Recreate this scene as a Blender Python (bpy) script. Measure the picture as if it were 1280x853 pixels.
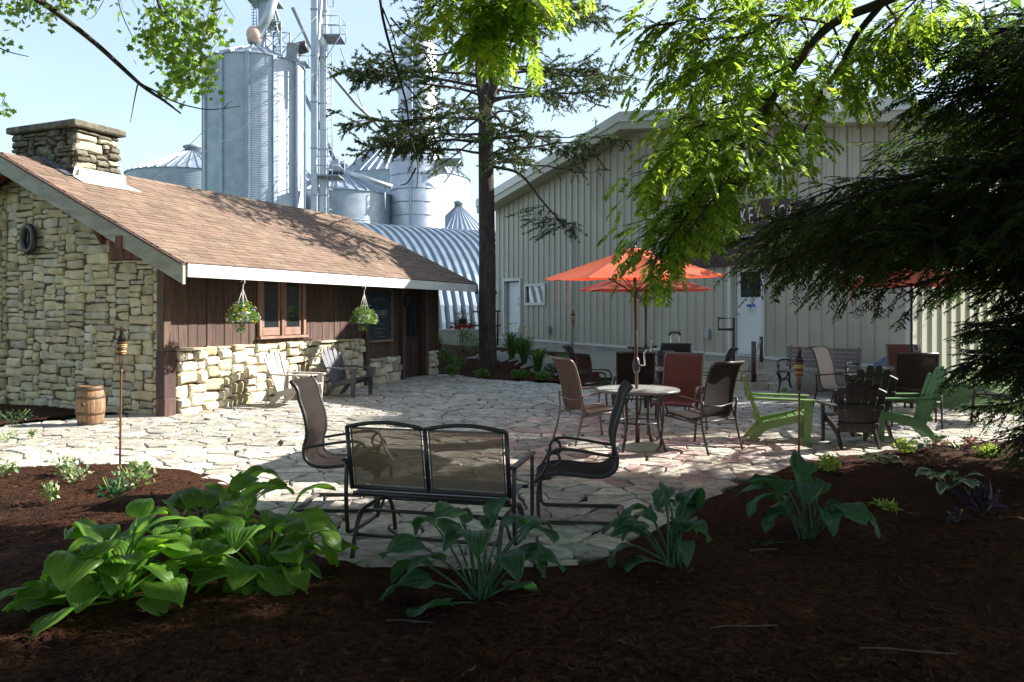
import bpy, math, random
import numpy as np
from mathutils import Vector, Matrix, Quaternion

# ------------------------------------------------------------------ camera, world, sun, exposure
scene = bpy.context.scene
for o in list(bpy.data.objects): bpy.data.objects.remove(o, do_unlink=True)
COL = scene.collection
F = 980.0; HZ = 390.0; EYE = 1.65
cam = bpy.data.cameras.new('camera'); cam.sensor_width = 36.0; cam.lens = 36.0*F/1280.0
cam.shift_y = -(426.5-HZ)/1280.0; cam.clip_end = 2000; cam.clip_start = 0.05
camo = bpy.data.objects.new('camera', cam); COL.objects.link(camo)
camo.location = (0, 0, EYE); camo.rotation_euler = (math.pi/2, 0, 0)
scene.camera = camo
SUN_EL = math.radians(32); SUN_AZ = math.radians(15)     # azimuth measured from +X towards +Y
S_TO = Vector((math.cos(SUN_EL)*math.cos(SUN_AZ), math.cos(SUN_EL)*math.sin(SUN_AZ), math.sin(SUN_EL)))
sl = bpy.data.lights.new('sun', 'SUN'); sl.energy = 4.9; sl.angle = math.radians(0.5); sl.color = (1.0, 0.95, 0.87)
so = bpy.data.objects.new('sun', sl); COL.objects.link(so)
so.rotation_euler = (-S_TO).to_track_quat('-Z', 'Y').to_euler(); so.location = (20, 5, 20)
world = bpy.data.worlds.new('World'); scene.world = world; world.use_nodes = True
wn = world.node_tree.nodes; wl = world.node_tree.links; wn.clear()
wo = wn.new('ShaderNodeOutputWorld'); bg = wn.new('ShaderNodeBackground'); sky = wn.new('ShaderNodeTexSky')
sky.sky_type = 'NISHITA'; sky.sun_disc = False; sky.sun_elevation = SUN_EL; sky.sun_rotation = math.pi/2 - SUN_AZ
sky.air_density = 1.1; sky.dust_density = 1.2; sky.ozone_density = 1.0
tc = wn.new('ShaderNodeTexCoord'); mp = wn.new('ShaderNodeMapping'); mp.inputs['Scale'].default_value = (1.0, 1.0, 3.2)
nz = wn.new('ShaderNodeTexNoise'); nz.inputs['Scale'].default_value = 2.1; nz.inputs['Detail'].default_value = 6; nz.inputs['Roughness'].default_value = .55
rp = wn.new('ShaderNodeValToRGB'); rp.color_ramp.elements[0].color = (.38,.38,.38,1); rp.color_ramp.elements[1].color = (.8,.8,.8,1); rp.color_ramp.elements[0].position = .42; rp.color_ramp.elements[1].position = .74
mx = wn.new('ShaderNodeMix'); mx.data_type = 'RGBA'
wl.new(tc.outputs['Generated'], mp.inputs['Vector']); wl.new(mp.outputs['Vector'], nz.inputs['Vector'])
wl.new(nz.outputs['Fac'], rp.inputs['Fac']); wl.new(rp.outputs['Color'], mx.inputs['Factor'])
wl.new(sky.outputs['Color'], mx.inputs['A']); mx.inputs['B'].default_value = (2.9, 3.5, 4.15, 1)
wl.new(mx.outputs['Result'], bg.inputs['Color']); bg.inputs['Strength'].default_value = 0.105
wl.new(bg.outputs['Background'], wo.inputs['Surface'])
scene.view_settings.view_transform = 'Standard'; scene.view_settings.look = 'None'
scene.view_settings.gamma = 1.0; scene.view_settings.exposure = 1.5
scene.view_settings.use_curve_mapping = False

# ------------------------------------------------------------------ helpers
R = random.Random(7)
NR = np.random.default_rng(11)
def P(px, py, Y): return Vector(((px-640)/F*Y, Y, EYE-(py-HZ)/F*Y))
def G(px, py, z=0.0):
    Y = F*(EYE-z)/(py-HZ); return Vector(((px-640)/F*Y, Y, z))
def rad(a): return math.radians(a)

class MB:
    """collects geometry for one mesh object"""
    def __init__(s): s.v = []; s.f = []; s.sm = []
    def add(s, vs, fs, smooth=False):
        b = len(s.v); s.v.extend([tuple(v) for v in vs])
        for f in fs: s.f.append(tuple(b+i for i in f)); s.sm.append(smooth)
        return s
    def box(s, lo, hi, M=None, ch=0.0):
        x0, y0, z0 = lo; x1, y1, z1 = hi
        if ch <= 0:
            vs = [Vector(p) for p in ((x0,y0,z0),(x1,y0,z0),(x1,y1,z0),(x0,y1,z0),(x0,y0,z1),(x1,y0,z1),(x1,y1,z1),(x0,y1,z1))]
            fs = [(0,3,2,1),(4,5,6,7),(0,1,5,4),(1,2,6,5),(2,3,7,6),(3,0,4,7)]
        else:
            c = min(ch, (x1-x0)*.45, (y1-y0)*.45, (z1-z0)*.45)
            vs = []; idx = {}
            for ix, sx in enumerate((x0, x1)):
                for iy, sy in enumerate((y0, y1)):
                    for iz, sz in enumerate((z0, z1)):
                        dx = c if ix == 0 else -c; dy = c if iy == 0 else -c; dz = c if iz == 0 else -c
                        for ax in range(3):
                            p = [sx+dx, sy+dy, sz+dz]; p[ax] = (sx, sy, sz)[ax]
                            idx[(ix,iy,iz,ax)] = len(vs); vs.append(Vector(p))
            g = lambda *k: idx[k]
            fs = []
            for k in (0, 1):
                q = [g(k,0,0,0), g(k,1,0,0), g(k,1,1,0), g(k,0,1,0)]; fs.append(q if k else q[::-1])
                q = [g(0,k,0,1), g(0,k,1,1), g(1,k,1,1), g(1,k,0,1)]; fs.append(q if k else q[::-1])
                q = [g(0,0,k,2), g(1,0,k,2), g(1,1,k,2), g(0,1,k,2)]; fs.append(q if k else q[::-1])
            for a in (0, 1):
                for b in (0, 1):
                    q = [g(0,a,b,1), g(1,a,b,1), g(1,a,b,2), g(0,a,b,2)]; fs.append(q if (a ^ b) == 0 else q[::-1])
                    q = [g(a,0,b,2), g(a,1,b,2), g(a,1,b,0), g(a,0,b,0)]; fs.append(q if (a ^ b) == 0 else q[::-1])
                    q = [g(a,b,0,0), g(a,b,1,0), g(a,b,1,1), g(a,b,0,1)]; fs.append(q if (a ^ b) == 0 else q[::-1])
                    for d in (0, 1):
                        t = [g(a,b,d,0), g(a,b,d,1), g(a,b,d,2)]; fs.append(t if (a ^ b ^ d) else t[::-1])
        if M is not None: vs = [M @ p for p in vs]
        return s.add(vs, fs)
    def tube(s, pts, r, n=8, closed=False, flat=None):
        """tube along pts; r number or list; flat=(a,b) makes an elliptic section a wide, b tall"""
        pts = [Vector(p) for p in pts]; N = len(pts)
        rr = list(r) if isinstance(r, (list, tuple)) else [r]*N
        vs = []; up = None
        for i, p in enumerate(pts):
            if closed: t = pts[(i+1) % N]-pts[i-1]
            else: t = pts[min(i+1, N-1)]-pts[max(i-1, 0)]
            if t.length < 1e-9: t = Vector((0,0,1))
            t.normalize()
            if up is None: up = Vector((0,0,1)) if abs(t.z) < .9 else Vector((1,0,0))
            a = t.cross(up)
            if a.length < 1e-6: a = t.orthogonal()
            a.normalize(); b = a.cross(t); b.normalize(); up = b
            for k in range(n):
                an = 2*math.pi*(k+.5)/n
                if flat: q = a*(math.cos(an)*flat[0])+b*(math.sin(an)*flat[1])
                else: q = (a*math.cos(an)+b*math.sin(an))*rr[i]
                vs.append(p+q)
        fs = []
        for i in range(N if closed else N-1):
            j = (i+1) % N
            for k in range(n):
                k2 = (k+1) % n
                fs.append((i*n+k, i*n+k2, j*n+k2, j*n+k))
        s.add(vs, fs, True)
        if not closed:
            b0 = len(s.v)-N*n
            s.f.append(tuple(b0+k for k in range(n))[::-1]); s.sm.append(False)
            s.f.append(tuple(b0+(N-1)*n+k for k in range(n))); s.sm.append(False)
        return s
    def lathe(s, prof, n=20, M=None, smooth=True, cap=True):
        vs = []
        for r, z in prof:
            for k in range(n):
                a = 2*math.pi*k/n; vs.append(Vector((r*math.cos(a), r*math.sin(a), z)))
        fs = []
        for i in range(len(prof)-1):
            for k in range(n):
                k2 = (k+1) % n; fs.append((i*n+k, i*n+k2, (i+1)*n+k2, (i+1)*n+k))
        if cap: fs.append(tuple(range(n))[::-1]); fs.append(tuple((len(prof)-1)*n+k for k in range(n)))
        if M is not None: vs = [M @ p for p in vs]
        return s.add(vs, fs, smooth)
    def prism(s, poly, h, M=None):
        """extrude 2-d polygon (xy, ccw) by h along z"""
        n = len(poly)
        vs = [Vector((x, y, 0)) for x, y in poly]+[Vector((x, y, h)) for x, y in poly]
        fs = [tuple(range(n))[::-1], tuple(range(n, 2*n))]+[(i, (i+1) % n, n+(i+1) % n, n+i) for i in range(n)]
        if M is not None: vs = [M @ p for p in vs]
        return s.add(vs, fs)
    def grid(s, fn, nu, nv, smooth=True, thick=None):
        vs = [Vector(fn(i/(nu-1), j/(nv-1))) for i in range(nu) for j in range(nv)]
        fs = [(i*nv+j, (i+1)*nv+j, (i+1)*nv+j+1, i*nv+j+1) for i in range(nu-1) for j in range(nv-1)]
        return s.add(vs, fs, smooth)
    def mesh(s, name):
        me = bpy.data.meshes.new(name); me.from_pydata(s.v, [], s.f)
        me.polygons.foreach_set('use_smooth', s.sm); me.update(); return me
    def build(s, name, mat, parent=None, loc=None, rotz=0):
        o = bpy.data.objects.new(name, s.mesh(name)); COL.objects.link(o)
        for m in (mat if isinstance(mat, (list, tuple)) else [mat]): o.data.materials.append(m)
        if parent is not None: o.parent = parent
        if loc is not None: o.location = loc
        o.rotation_euler = (0, 0, rotz)
        return o
def quads(name, V, mat, parent=None, smooth=False):
    """V (n,k,3) array -> one mesh of n k-gons"""
    V = np.asarray(V, dtype=np.float32); n, k = V.shape[:2]
    me = bpy.data.meshes.new(name); me.vertices.add(n*k); me.vertices.foreach_set('co', V.reshape(-1))
    me.loops.add(n*k); me.loops.foreach_set('vertex_index', np.arange(n*k, dtype=np.int32))
    me.polygons.add(n); me.polygons.foreach_set('loop_start', np.arange(0, n*k, k, dtype=np.int32))
    try: me.polygons.foreach_set('loop_total', np.full(n, k, dtype=np.int32))
    except Exception: pass
    me.polygons.foreach_set('use_smooth', np.full(n, smooth)); me.update(calc_edges=True); me.validate()
    o = bpy.data.objects.new(name, me); COL.objects.link(o); me.materials.append(mat)
    if parent is not None: o.parent = parent
    return o
def tag(o, label=None, cat=None, group=None, kind=None):
    if label: o['label'] = label
    if cat: o['category'] = cat
    if group: o['group'] = group
    if kind: o['kind'] = kind
    return o
def thing(name, label, cat, loc=(0,0,0), rotz=0, group=None):
    o = bpy.data.objects.new(name, None); COL.objects.link(o); o.location = loc; o.rotation_euler = (0,0,rotz)
    o.empty_display_size = .1
    return tag(o, label, cat, group)
def copy_tree(o, parent=None):
    c = o.copy(); COL.objects.link(c); c.parent = parent
    for ch in o.children: copy_tree(ch, c)
    return c
def place(proto, used, loc, rotz, label, group=None):
    """first call moves the prototype itself, later calls copy it"""
    if not used: used.append(1); o = proto
    else: o = copy_tree(proto)
    o.location = loc; o.rotation_euler = (0,0,rotz); o['label'] = label
    if group: o['group'] = group
    return o
def text_mesh(txt, size, extrude=.006, sx=1.0):
    cu = bpy.data.curves.new('text', 'FONT'); cu.body = txt; cu.size = size; cu.extrude = extrude; cu.align_x = 'CENTER'; cu.resolution_u = 3
    ob = bpy.data.objects.new('text', cu); COL.objects.link(ob)
    dg = bpy.context.evaluated_depsgraph_get(); dg.update()
    me = bpy.data.meshes.new_from_object(ob.evaluated_get(dg))
    vs = [Vector((v.co.x*sx, v.co.y, v.co.z)) for v in me.vertices]; fs = [tuple(p.vertices) for p in me.polygons]
    bpy.data.objects.remove(ob, do_unlink=True); bpy.data.curves.remove(cu); bpy.data.meshes.remove(me)
    return vs, fs
def smooth_path(pts, n=6):
    """Catmull-Rom through pts"""
    pts = [Vector(p) for p in pts]; q = [pts[0]*2-pts[1]]+pts+[pts[-1]*2-pts[-2]]; out = []
    for i in range(1, len(q)-2):
        for k in range(n):
            t = k/n; a, b, c, d = q[i-1], q[i], q[i+1], q[i+2]
            out.append(.5*((2*b)+(c-a)*t+(2*a-5*b+4*c-d)*t*t+(3*b-a-3*c+d)*t**3))
    out.append(pts[-1]); return out

# ------------------------------------------------------------------ materials
def rgb(c): return (c[0], c[1], c[2], 1)
def mat(name, c1, c2=None, scale=8.0, rough=.7, metal=0.0, bump=0.0, bscale=None, stretch=(1,1,1), vary=0.0, hue=0.0,
        lo=.35, hi=.65, c3=None, s3=3.0, p3=(.55,.7), spec=.5, detail=5.0, translucent=None, tfac=.4, wave=None, clear=None, island=0.0):
    m = bpy.data.materials.new(name); m.use_nodes = True; nt = m.node_tree; N = nt.nodes; L = nt.links
    bs = N['Principled BSDF']; bs.inputs['Roughness'].default_value = rough; bs.inputs['Metallic'].default_value = metal
    bs.inputs['Specular IOR Level'].default_value = spec
    tcn = N.new('ShaderNodeTexCoord'); oi = N.new('ShaderNodeObjectInfo')
    ad = N.new('ShaderNodeVectorMath'); ad.operation = 'ADD'
    mu = N.new('ShaderNodeMath'); mu.operation = 'MULTIPLY'; mu.inputs[1].default_value = 37.0
    L.new(oi.outputs['Random'], mu.inputs[0]); L.new(tcn.outputs['Object'], ad.inputs[0]); L.new(mu.outputs[0], ad.inputs[1])
    mpn = N.new('ShaderNodeMapping'); mpn.inputs['Scale'].default_value = stretch; L.new(ad.outputs[0], mpn.inputs['Vector'])
    col = None
    if c2 is None and vary == 0: bs.inputs['Base Color'].default_value = rgb(c1)
    n1 = N.new('ShaderNodeTexNoise'); n1.inputs['Scale'].default_value = scale; n1.inputs['Detail'].default_value = detail; n1.inputs['Roughness'].default_value = .62
    L.new(mpn.outputs[0], n1.inputs['Vector'])
    ra = N.new('ShaderNodeValToRGB'); ra.color_ramp.elements[0].position = lo; ra.color_ramp.elements[1].position = hi
    ra.color_ramp.elements[0].color = rgb(c1); ra.color_ramp.elements[1].color = rgb(c2 or c1)
    L.new(n1.outputs['Fac'], ra.inputs['Fac']); col = ra.outputs['Color']
    if c3 is not None:
        n3 = N.new('ShaderNodeTexNoise'); n3.inputs['Scale'].default_value = s3; n3.inputs['Detail'].default_value = 4; L.new(mpn.outputs[0], n3.inputs['Vector'])
        r3 = N.new('ShaderNodeValToRGB'); r3.color_ramp.elements[0].position = p3[0]; r3.color_ramp.elements[1].position = p3[1]
        L.new(n3.outputs['Fac'], r3.inputs['Fac'])
        m3 = N.new('ShaderNodeMix'); m3.data_type = 'RGBA'; L.new(r3.outputs['Color'], m3.inputs['Factor']); L.new(col, m3.inputs['A']); m3.inputs['B'].default_value = rgb(c3)
        col = m3.outputs['Result']
    if vary > 0 or hue > 0:
        hs = N.new('ShaderNodeHueSaturation'); mr = N.new('ShaderNodeMapRange'); mr.inputs['To Min'].default_value = 1-vary; mr.inputs['To Max'].default_value = 1+vary
        L.new(oi.outputs['Random'], mr.inputs['Value']); L.new(mr.outputs[0], hs.inputs['Value']); L.new(col, hs.inputs['Color'])
        if hue > 0:
            w = N.new('ShaderNodeTexWhiteNoise'); w.noise_dimensions = '1D'; L.new(oi.outputs['Random'], w.inputs['W'])
            m2 = N.new('ShaderNodeMapRange'); m2.inputs['To Min'].default_value = .5-hue; m2.inputs['To Max'].default_value = .5+hue
            L.new(w.outputs['Value'], m2.inputs['Value']); L.new(m2.outputs[0], hs.inputs['Hue'])
        col = hs.outputs['Color']
    tcol = None
    if island > 0:      # every loose piece of the mesh gets its own tone
        ge = N.new('ShaderNodeNewGeometry'); h2 = N.new('ShaderNodeHueSaturation'); mi = N.new('ShaderNodeMapRange'); mi.inputs['To Min'].default_value = 1-island; mi.inputs['To Max'].default_value = 1+island
        wi = N.new('ShaderNodeTexWhiteNoise'); wi.noise_dimensions = '1D'; L.new(ge.outputs['Random Per Island'], wi.inputs['W'])
        mh = N.new('ShaderNodeMapRange'); mh.inputs['To Min'].default_value = .5-island*.05; mh.inputs['To Max'].default_value = .5+island*.05; L.new(wi.outputs['Value'], mh.inputs['Value'])
        L.new(ge.outputs['Random Per Island'], mi.inputs['Value']); L.new(mi.outputs[0], h2.inputs['Value']); L.new(mh.outputs[0], h2.inputs['Hue']); L.new(col, h2.inputs['Color']); col = h2.outputs['Color']
        if translucent is not None:
            h3 = N.new('ShaderNodeHueSaturation'); h3.inputs['Color'].default_value = rgb(translucent); L.new(mi.outputs[0], h3.inputs['Value']); L.new(mh.outputs[0], h3.inputs['Hue']); tcol = h3.outputs['Color']
    L.new(col, bs.inputs['Base Color'])
    if bump > 0:
        bn = N.new('ShaderNodeBump'); bn.inputs['Strength'].default_value = bump; bn.inputs['Distance'].default_value = .02
        if wave:
            wv = N.new('ShaderNodeTexWave'); wv.bands_direction = wave[0]; wv.inputs['Scale'].default_value = wave[1]; L.new(tcn.outputs['Object'], wv.inputs['Vector']); L.new(wv.outputs['Fac'], bn.inputs['Height'])
            bn.inputs['Distance'].default_value = .03
        else:
            n2 = N.new('ShaderNodeTexNoise'); n2.inputs['Scale'].default_value = bscale or scale*2; n2.inputs['Detail'].default_value = 6; L.new(mpn.outputs[0], n2.inputs['Vector'])
            L.new(n2.outputs['Fac'], bn.inputs['Height'])
        L.new(bn.outputs['Normal'], bs.inputs['Normal'])
    out = N['Material Output']
    sh = bs.outputs[0]
    if translucent is not None:
        tb = N.new('ShaderNodeBsdfTranslucent'); tb.inputs['Color'].default_value = rgb(translucent)
        if tcol is not None: L.new(tcol, tb.inputs['Color'])
        ms = N.new('ShaderNodeMixShader'); ms.inputs['Fac'].default_value = tfac; L.new(sh, ms.inputs[1]); L.new(tb.outputs[0], ms.inputs[2]); sh = ms.outputs[0]
    if clear is not None:       # (fraction open, weave scale): an open-weave fabric
        tr = N.new('ShaderNodeBsdfTransparent'); ms = N.new('ShaderNodeMixShader')
        ms.inputs['Fac'].default_value = clear; L.new(sh, ms.inputs[1]); L.new(tr.outputs[0], ms.inputs[2]); sh = ms.outputs[0]
    L.new(sh, out.inputs['Surface'])
    return m
M = {}
M['limestone_tan'] = mat('limestone_tan', (.37,.31,.18), (.55,.475,.315), 5, .9, bump=.55, bscale=14, vary=.22, hue=.012, c3=(.13,.11,.075), s3=2.2, p3=(.6,.8))
M['limestone_grey'] = mat('limestone_grey', (.31,.28,.20), (.48,.44,.34), 6, .9, bump=.55, bscale=14, vary=.22, hue=.012, c3=(.12,.11,.09), s3=2.5, p3=(.6,.8))
M['limestone_pale'] = mat('limestone_pale', (.44,.385,.27), (.62,.57,.45), 5, .9, bump=.6, bscale=12, vary=.15, hue=.012, c3=(.22,.19,.12), s3=2.5, p3=(.62,.8))
M['chimney_stone'] = mat('chimney_stone', (.085,.075,.055), (.20,.18,.135), 7, .92, bump=.7, bscale=12, vary=.22, hue=.01, c3=(.07,.065,.045), s3=3, p3=(.5,.7))
M['mortar'] = mat('mortar', (.055,.045,.03), (.11,.092,.06), 12, .95, bump=.4)  # mortar darkened so the stone gaps carry their recess shadow in the colour
M['patio_joint'] = mat('patio_joint', (.024,.020,.017), (.055,.046,.037), 9, .95, bump=.4, bscale=40)
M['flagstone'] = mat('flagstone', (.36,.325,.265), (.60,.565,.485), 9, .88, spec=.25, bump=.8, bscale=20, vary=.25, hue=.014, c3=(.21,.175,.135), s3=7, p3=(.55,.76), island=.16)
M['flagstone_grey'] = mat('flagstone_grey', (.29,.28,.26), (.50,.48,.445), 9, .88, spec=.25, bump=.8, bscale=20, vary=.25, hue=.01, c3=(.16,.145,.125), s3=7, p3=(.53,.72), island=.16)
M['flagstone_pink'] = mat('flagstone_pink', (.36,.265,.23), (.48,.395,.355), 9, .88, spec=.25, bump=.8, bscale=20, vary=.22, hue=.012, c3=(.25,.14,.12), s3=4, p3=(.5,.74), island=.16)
M['mulch'] = mat('mulch', (.013,.006,.0035), (.080,.034,.018), 26, .95, spec=.08, bump=.9, bscale=45, c3=(.02,.012,.008), s3=1.5)
M['chip'] = mat('chip', spec=.08, island=.5, c1=(.015,.007,.0045), c2=(.072,.033,.019), scale=9, rough=.95, bump=.3, c3=(.15,.085,.05), s3=14, p3=(.66,.78))
M['grass'] = mat('grass', (.045,.085,.022), (.10,.16,.045), 3, .95, bump=.6, bscale=60)
M['gravel'] = mat('gravel', (.20,.185,.16), (.33,.31,.27), 30, .95, bump=.5, bscale=60)
M['concrete'] = mat('concrete', (.27,.25,.22), (.38,.36,.32), 3, .92, bump=.25, bscale=30, c3=(.20,.18,.15), s3=1.2)
M['shingle'] = mat('shingle', (.178,.118,.084), (.222,.153,.111), 1.2, .95, bump=.4, bscale=120, island=.20)
M['barn_wood'] = mat('barn_wood', (.052,.030,.023), (.115,.068,.052), 3.2, .82, bump=.45, bscale=7, stretch=(7,7,.6), vary=.25, hue=.012)
M['red_wood'] = mat('red_wood', (.10,.035,.02), (.19,.075,.045), 3.2, .8, bump=.4, bscale=7, stretch=(6,6,.8), vary=.2)
M['dark_wood'] = mat('dark_wood', (.035,.017,.013), (.070,.034,.026), 3.2, .7, bump=.3, bscale=7, stretch=(7,7,.6), vary=.2)
M['grey_wood'] = mat('grey_wood', (.25,.24,.20), (.37,.355,.30), 2.0, .85, bump=.4, bscale=8, stretch=(3,1.2,4), c3=(.09,.08,.06), s3=6, p3=(.66,.76))
M['white_paint'] = mat('white_paint', (.66,.66,.64), (.80,.80,.78), 3, .55, bump=.1, c3=(.55,.53,.48), s3=5, p3=(.6,.8))
M['window_wood'] = mat('window_wood', (.20,.115,.085), (.33,.20,.15), 4, .75, bump=.3, stretch=(1,1,1))
M['glass_dark'] = mat('glass_dark', (.02,.024,.026), None, rough=.06, spec=.8)
M['curtain'] = mat('curtain', (.16,.165,.16), (.22,.22,.21), 8, .9)
M['chalk_board'] = mat('chalk_board', (.018,.032,.045), (.034,.050,.066), 5, .85)
M['chalk'] = mat('chalk', (.30,.33,.30), (.5,.52,.5), 60, .95)
M['siding'] = mat('siding', (.40,.38,.315), (.44,.42,.35), .7, .42, bump=0, vary=.03, c3=(.36,.33,.26), s3=.5)
M['siding_trim'] = mat('siding_trim', (.55,.56,.54), (.60,.61,.59), 1.2, .4)
M['steel_door'] = mat('steel_door', (.66,.68,.70), (.72,.74,.76), 1.2, .45)
M['maroon'] = mat('maroon', (.040,.016,.016), (.052,.022,.021), 3, .6)
M['letter_white'] = mat('letter_white', (.72,.70,.66), None, rough=.6)
M['galv'] = mat('galv', (.27,.325,.395), (.36,.415,.48), 1.1, .58, metal=.45, bump=.22, wave=('Z', 2.6), vary=.06)  # blue in the base colour stands for the sky the steel reflects
M['galv_plain'] = mat('galv_plain', (.24,.29,.355), (.34,.39,.45), 1.6, .50, metal=.5, bump=.06, vary=.10)
M['galv_dark'] = mat('galv_dark', (.17,.19,.21), (.25,.27,.29), 2, .5, metal=.6)
M['galv_bright'] = mat('galv_bright', (.36,.40,.45), (.46,.50,.54), 1.2, .42, metal=.6, bump=.10, bscale=2.0, vary=.06)
M['quonset'] = mat('quonset', (.155,.20,.255), (.205,.255,.31), 1.4, .40, metal=.5)
M['salmon'] = mat('salmon', (.55,.36,.28), (.62,.45,.36), 3, .7)
M['black_metal'] = mat('black_metal', (.018,.016,.016), (.028,.024,.023), 20, .42, spec=.6)
M['bronze'] = mat('bronze', (.026,.019,.016), (.042,.031,.026), 15, .40, metal=.2, spec=.6)
M['tan_metal'] = mat('tan_metal', (.12,.098,.082), (.16,.13,.11), 15, .4, metal=.2)
M['sling_dark'] = mat('sling_dark', (.018,.0125,.0115), (.027,.019,.017), 60, .85, bump=.15, bscale=200, clear=.08, translucent=(.06,.036,.03), tfac=.2, spec=.25)
M['sling_tan'] = mat('sling_tan', (.058,.036,.029), (.074,.048,.038), 60, .75, bump=.15, bscale=200, clear=.14, translucent=(.07,.044,.033), tfac=.3, spec=.3)
M['sling_red'] = mat('sling_red', (.125,.038,.030), (.155,.052,.040), 60, .7, bump=.15, bscale=200, clear=.04, translucent=(.15,.042,.03), tfac=.25)
M['sling_pale'] = mat('sling_pale', (.42,.35,.32), (.48,.40,.37), 60, .6, bump=.15, bscale=200, translucent=(.4,.3,.25), tfac=.3)
M['mesh_tan'] = mat('mesh_tan', (.085,.066,.042), (.14,.105,.062), 40, .8, clear=.42, translucent=(.36,.25,.14), tfac=.4)
M['table_glass'] = mat('table_glass', (.42,.47,.455), (.48,.53,.515), 12, .10, spec=.8)
M['table_rim'] = mat('table_rim', (.12,.12,.115), None, rough=.4)
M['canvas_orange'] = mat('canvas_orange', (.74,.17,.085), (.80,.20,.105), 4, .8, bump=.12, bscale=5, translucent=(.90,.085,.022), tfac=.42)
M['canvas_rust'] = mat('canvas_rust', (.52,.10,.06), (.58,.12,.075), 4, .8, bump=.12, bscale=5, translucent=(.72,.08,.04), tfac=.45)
M['pole_brown'] = mat('pole_brown', (.055,.028,.022), (.075,.038,.03), 10, .4, metal=.2)
M['chrome'] = mat('chrome', (.65,.65,.66), None, rough=.18, metal=1.0)
M['green_resin'] = mat('green_resin', (.14,.23,.065), (.17,.27,.08), 6, .5, bump=.05)
M['green_resin_dull'] = mat('green_resin_dull', (.10,.20,.075), (.13,.24,.10), 6, .5, bump=.05)
M['brown_resin'] = mat('brown_resin', (.022,.016,.016), (.034,.025,.024), 6, .55, bump=.05)
M['blue_resin'] = mat('blue_resin', (.060,.062,.082), (.088,.090,.115), 6, .55, bump=.05)
M['tan_resin'] = mat('tan_resin', (.40,.355,.32), (.50,.45,.41), 6, .6, bump=.05)
M['bench_slat'] = mat('bench_slat', (.13,.115,.115), (.19,.17,.17), 5, .7, stretch=(1,7,7), bump=.2)
M['barrel_oak'] = mat('barrel_oak', (.19,.105,.055), (.33,.20,.115), 4, .8, stretch=(5,5,.6), bump=.3, bscale=8)
M['hoop'] = mat('hoop', (.085,.050,.035), (.14,.085,.055), 12, .6, metal=.35)
M['bamboo'] = mat('bamboo', (.14,.045,.022), (.20,.075,.035), 8, .45)
M['bamboo_yellow'] = mat('bamboo_yellow', (.42,.28,.12), (.52,.36,.17), 8, .6)
M['torch_can'] = mat('torch_can', (.03,.028,.028), (.06,.05,.048), 8, .4, metal=.5)
M['pot_white'] = mat('pot_white', (.62,.62,.55), (.68,.68,.62), 4, .5, translucent=(.7,.7,.6), tfac=.25)
M['plastic_white'] = mat('plastic_white', (.62,.58,.55), None, rough=.5)
def leafmat(n, a, b, t, tf=.45, rough=.45, sc=3.0, spec=.4, bump=0, island=.35):
    M[n] = mat(n, a, b, sc, rough, vary=.14, translucent=t, tfac=tf, spec=spec, bump=bump, bscale=30, island=island)
leafmat('leaf_walnut', (.055,.115,.012), (.085,.145,.022), (.40,.58,.055), .58, sc=1.5, rough=.5, spec=.3, island=.4)
leafmat('leaf_maple', (.055,.105,.018), (.085,.14,.028), (.26,.44,.05), .5, sc=2.5)
leafmat('leaf_crown', (.045,.085,.015), (.08,.13,.025), (.22,.36,.04), .45, sc=1.5)
leafmat('needle_spruce', (.042,.066,.026), (.085,.105,.042), (.13,.18,.06), .3, .8, sc=.9, spec=.15)
leafmat('needle_hemlock', (.012,.030,.009), (.048,.084,.022), (.11,.20,.03), .34, .85, sc=1.2, spec=.1)
leafmat('leaf_hosta', (.085,.19,.024), (.13,.26,.04), (.34,.64,.04), .45, .42, sc=6, island=.0)
leafmat('leaf_hosta_blue', (.040,.105,.050), (.065,.15,.068), (.09,.26,.06), .28, .42, sc=6, island=.0)
leafmat('leaf_lime', (.22,.32,.04), (.32,.42,.07), (.45,.6,.08), .4, sc=12)
leafmat('leaf_basket', (.10,.19,.03), (.17,.26,.05), (.25,.42,.05), .4, sc=12)
leafmat('leaf_pale', (.26,.34,.14), (.48,.54,.33), (.5,.6,.3), .35, sc=14)
leafmat('leaf_mid', (.05,.12,.03), (.09,.18,.045), (.15,.3,.04), .4, sc=8)
leafmat('leaf_dark', (.02,.05,.02), (.04,.075,.03), (.06,.12,.03), .3, sc=8)
leafmat('leaf_cream', (.30,.36,.22), (.50,.52,.38), (.4,.5,.3), .3, sc=8)
leafmat('leaf_purple', (.030,.018,.035), (.05,.03,.055), (.06,.03,.07), .3, sc=8)
leafmat('leaf_rust', (.16,.07,.04), (.24,.11,.06), (.3,.1,.05), .3, sc=8)
leafmat('petal_red', (.42,.02,.02), (.55,.04,.035), (.6,.03,.02), .4, sc=9)
leafmat('petal_violet', (.22,.16,.42), (.34,.28,.55), (.4,.3,.6), .35, sc=9)
leafmat('petal_yellow', (.65,.42,.04), (.75,.52,.07), (.7,.5,.05), .35, sc=9)
leafmat('petal_white', (.7,.68,.62), (.8,.78,.74), (.7,.7,.65), .35, sc=9)
leafmat('stem_green', (.13,.21,.06), (.19,.28,.09), (.2,.35,.08), .2, sc=8)
M['bark_spruce'] = mat('bark_spruce', (.028,.022,.019), (.075,.058,.048), 9, .95, bump=1.0, bscale=14, stretch=(1,1,.45))
M['bark_grey'] = mat('bark_grey', (.045,.038,.033), (.10,.085,.072), 9, .95, bump=.8, bscale=16, stretch=(1,1,.5))
M['bark_dark'] = mat('bark_dark', (.016,.012,.010), (.040,.030,.024), 9, .95, bump=.6, bscale=16)
M['stick'] = mat('stick', (.055,.042,.032), (.10,.08,.062), 10, .9)
M['wire'] = mat('wire', (.12,.13,.14), None, rough=.6)
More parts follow.
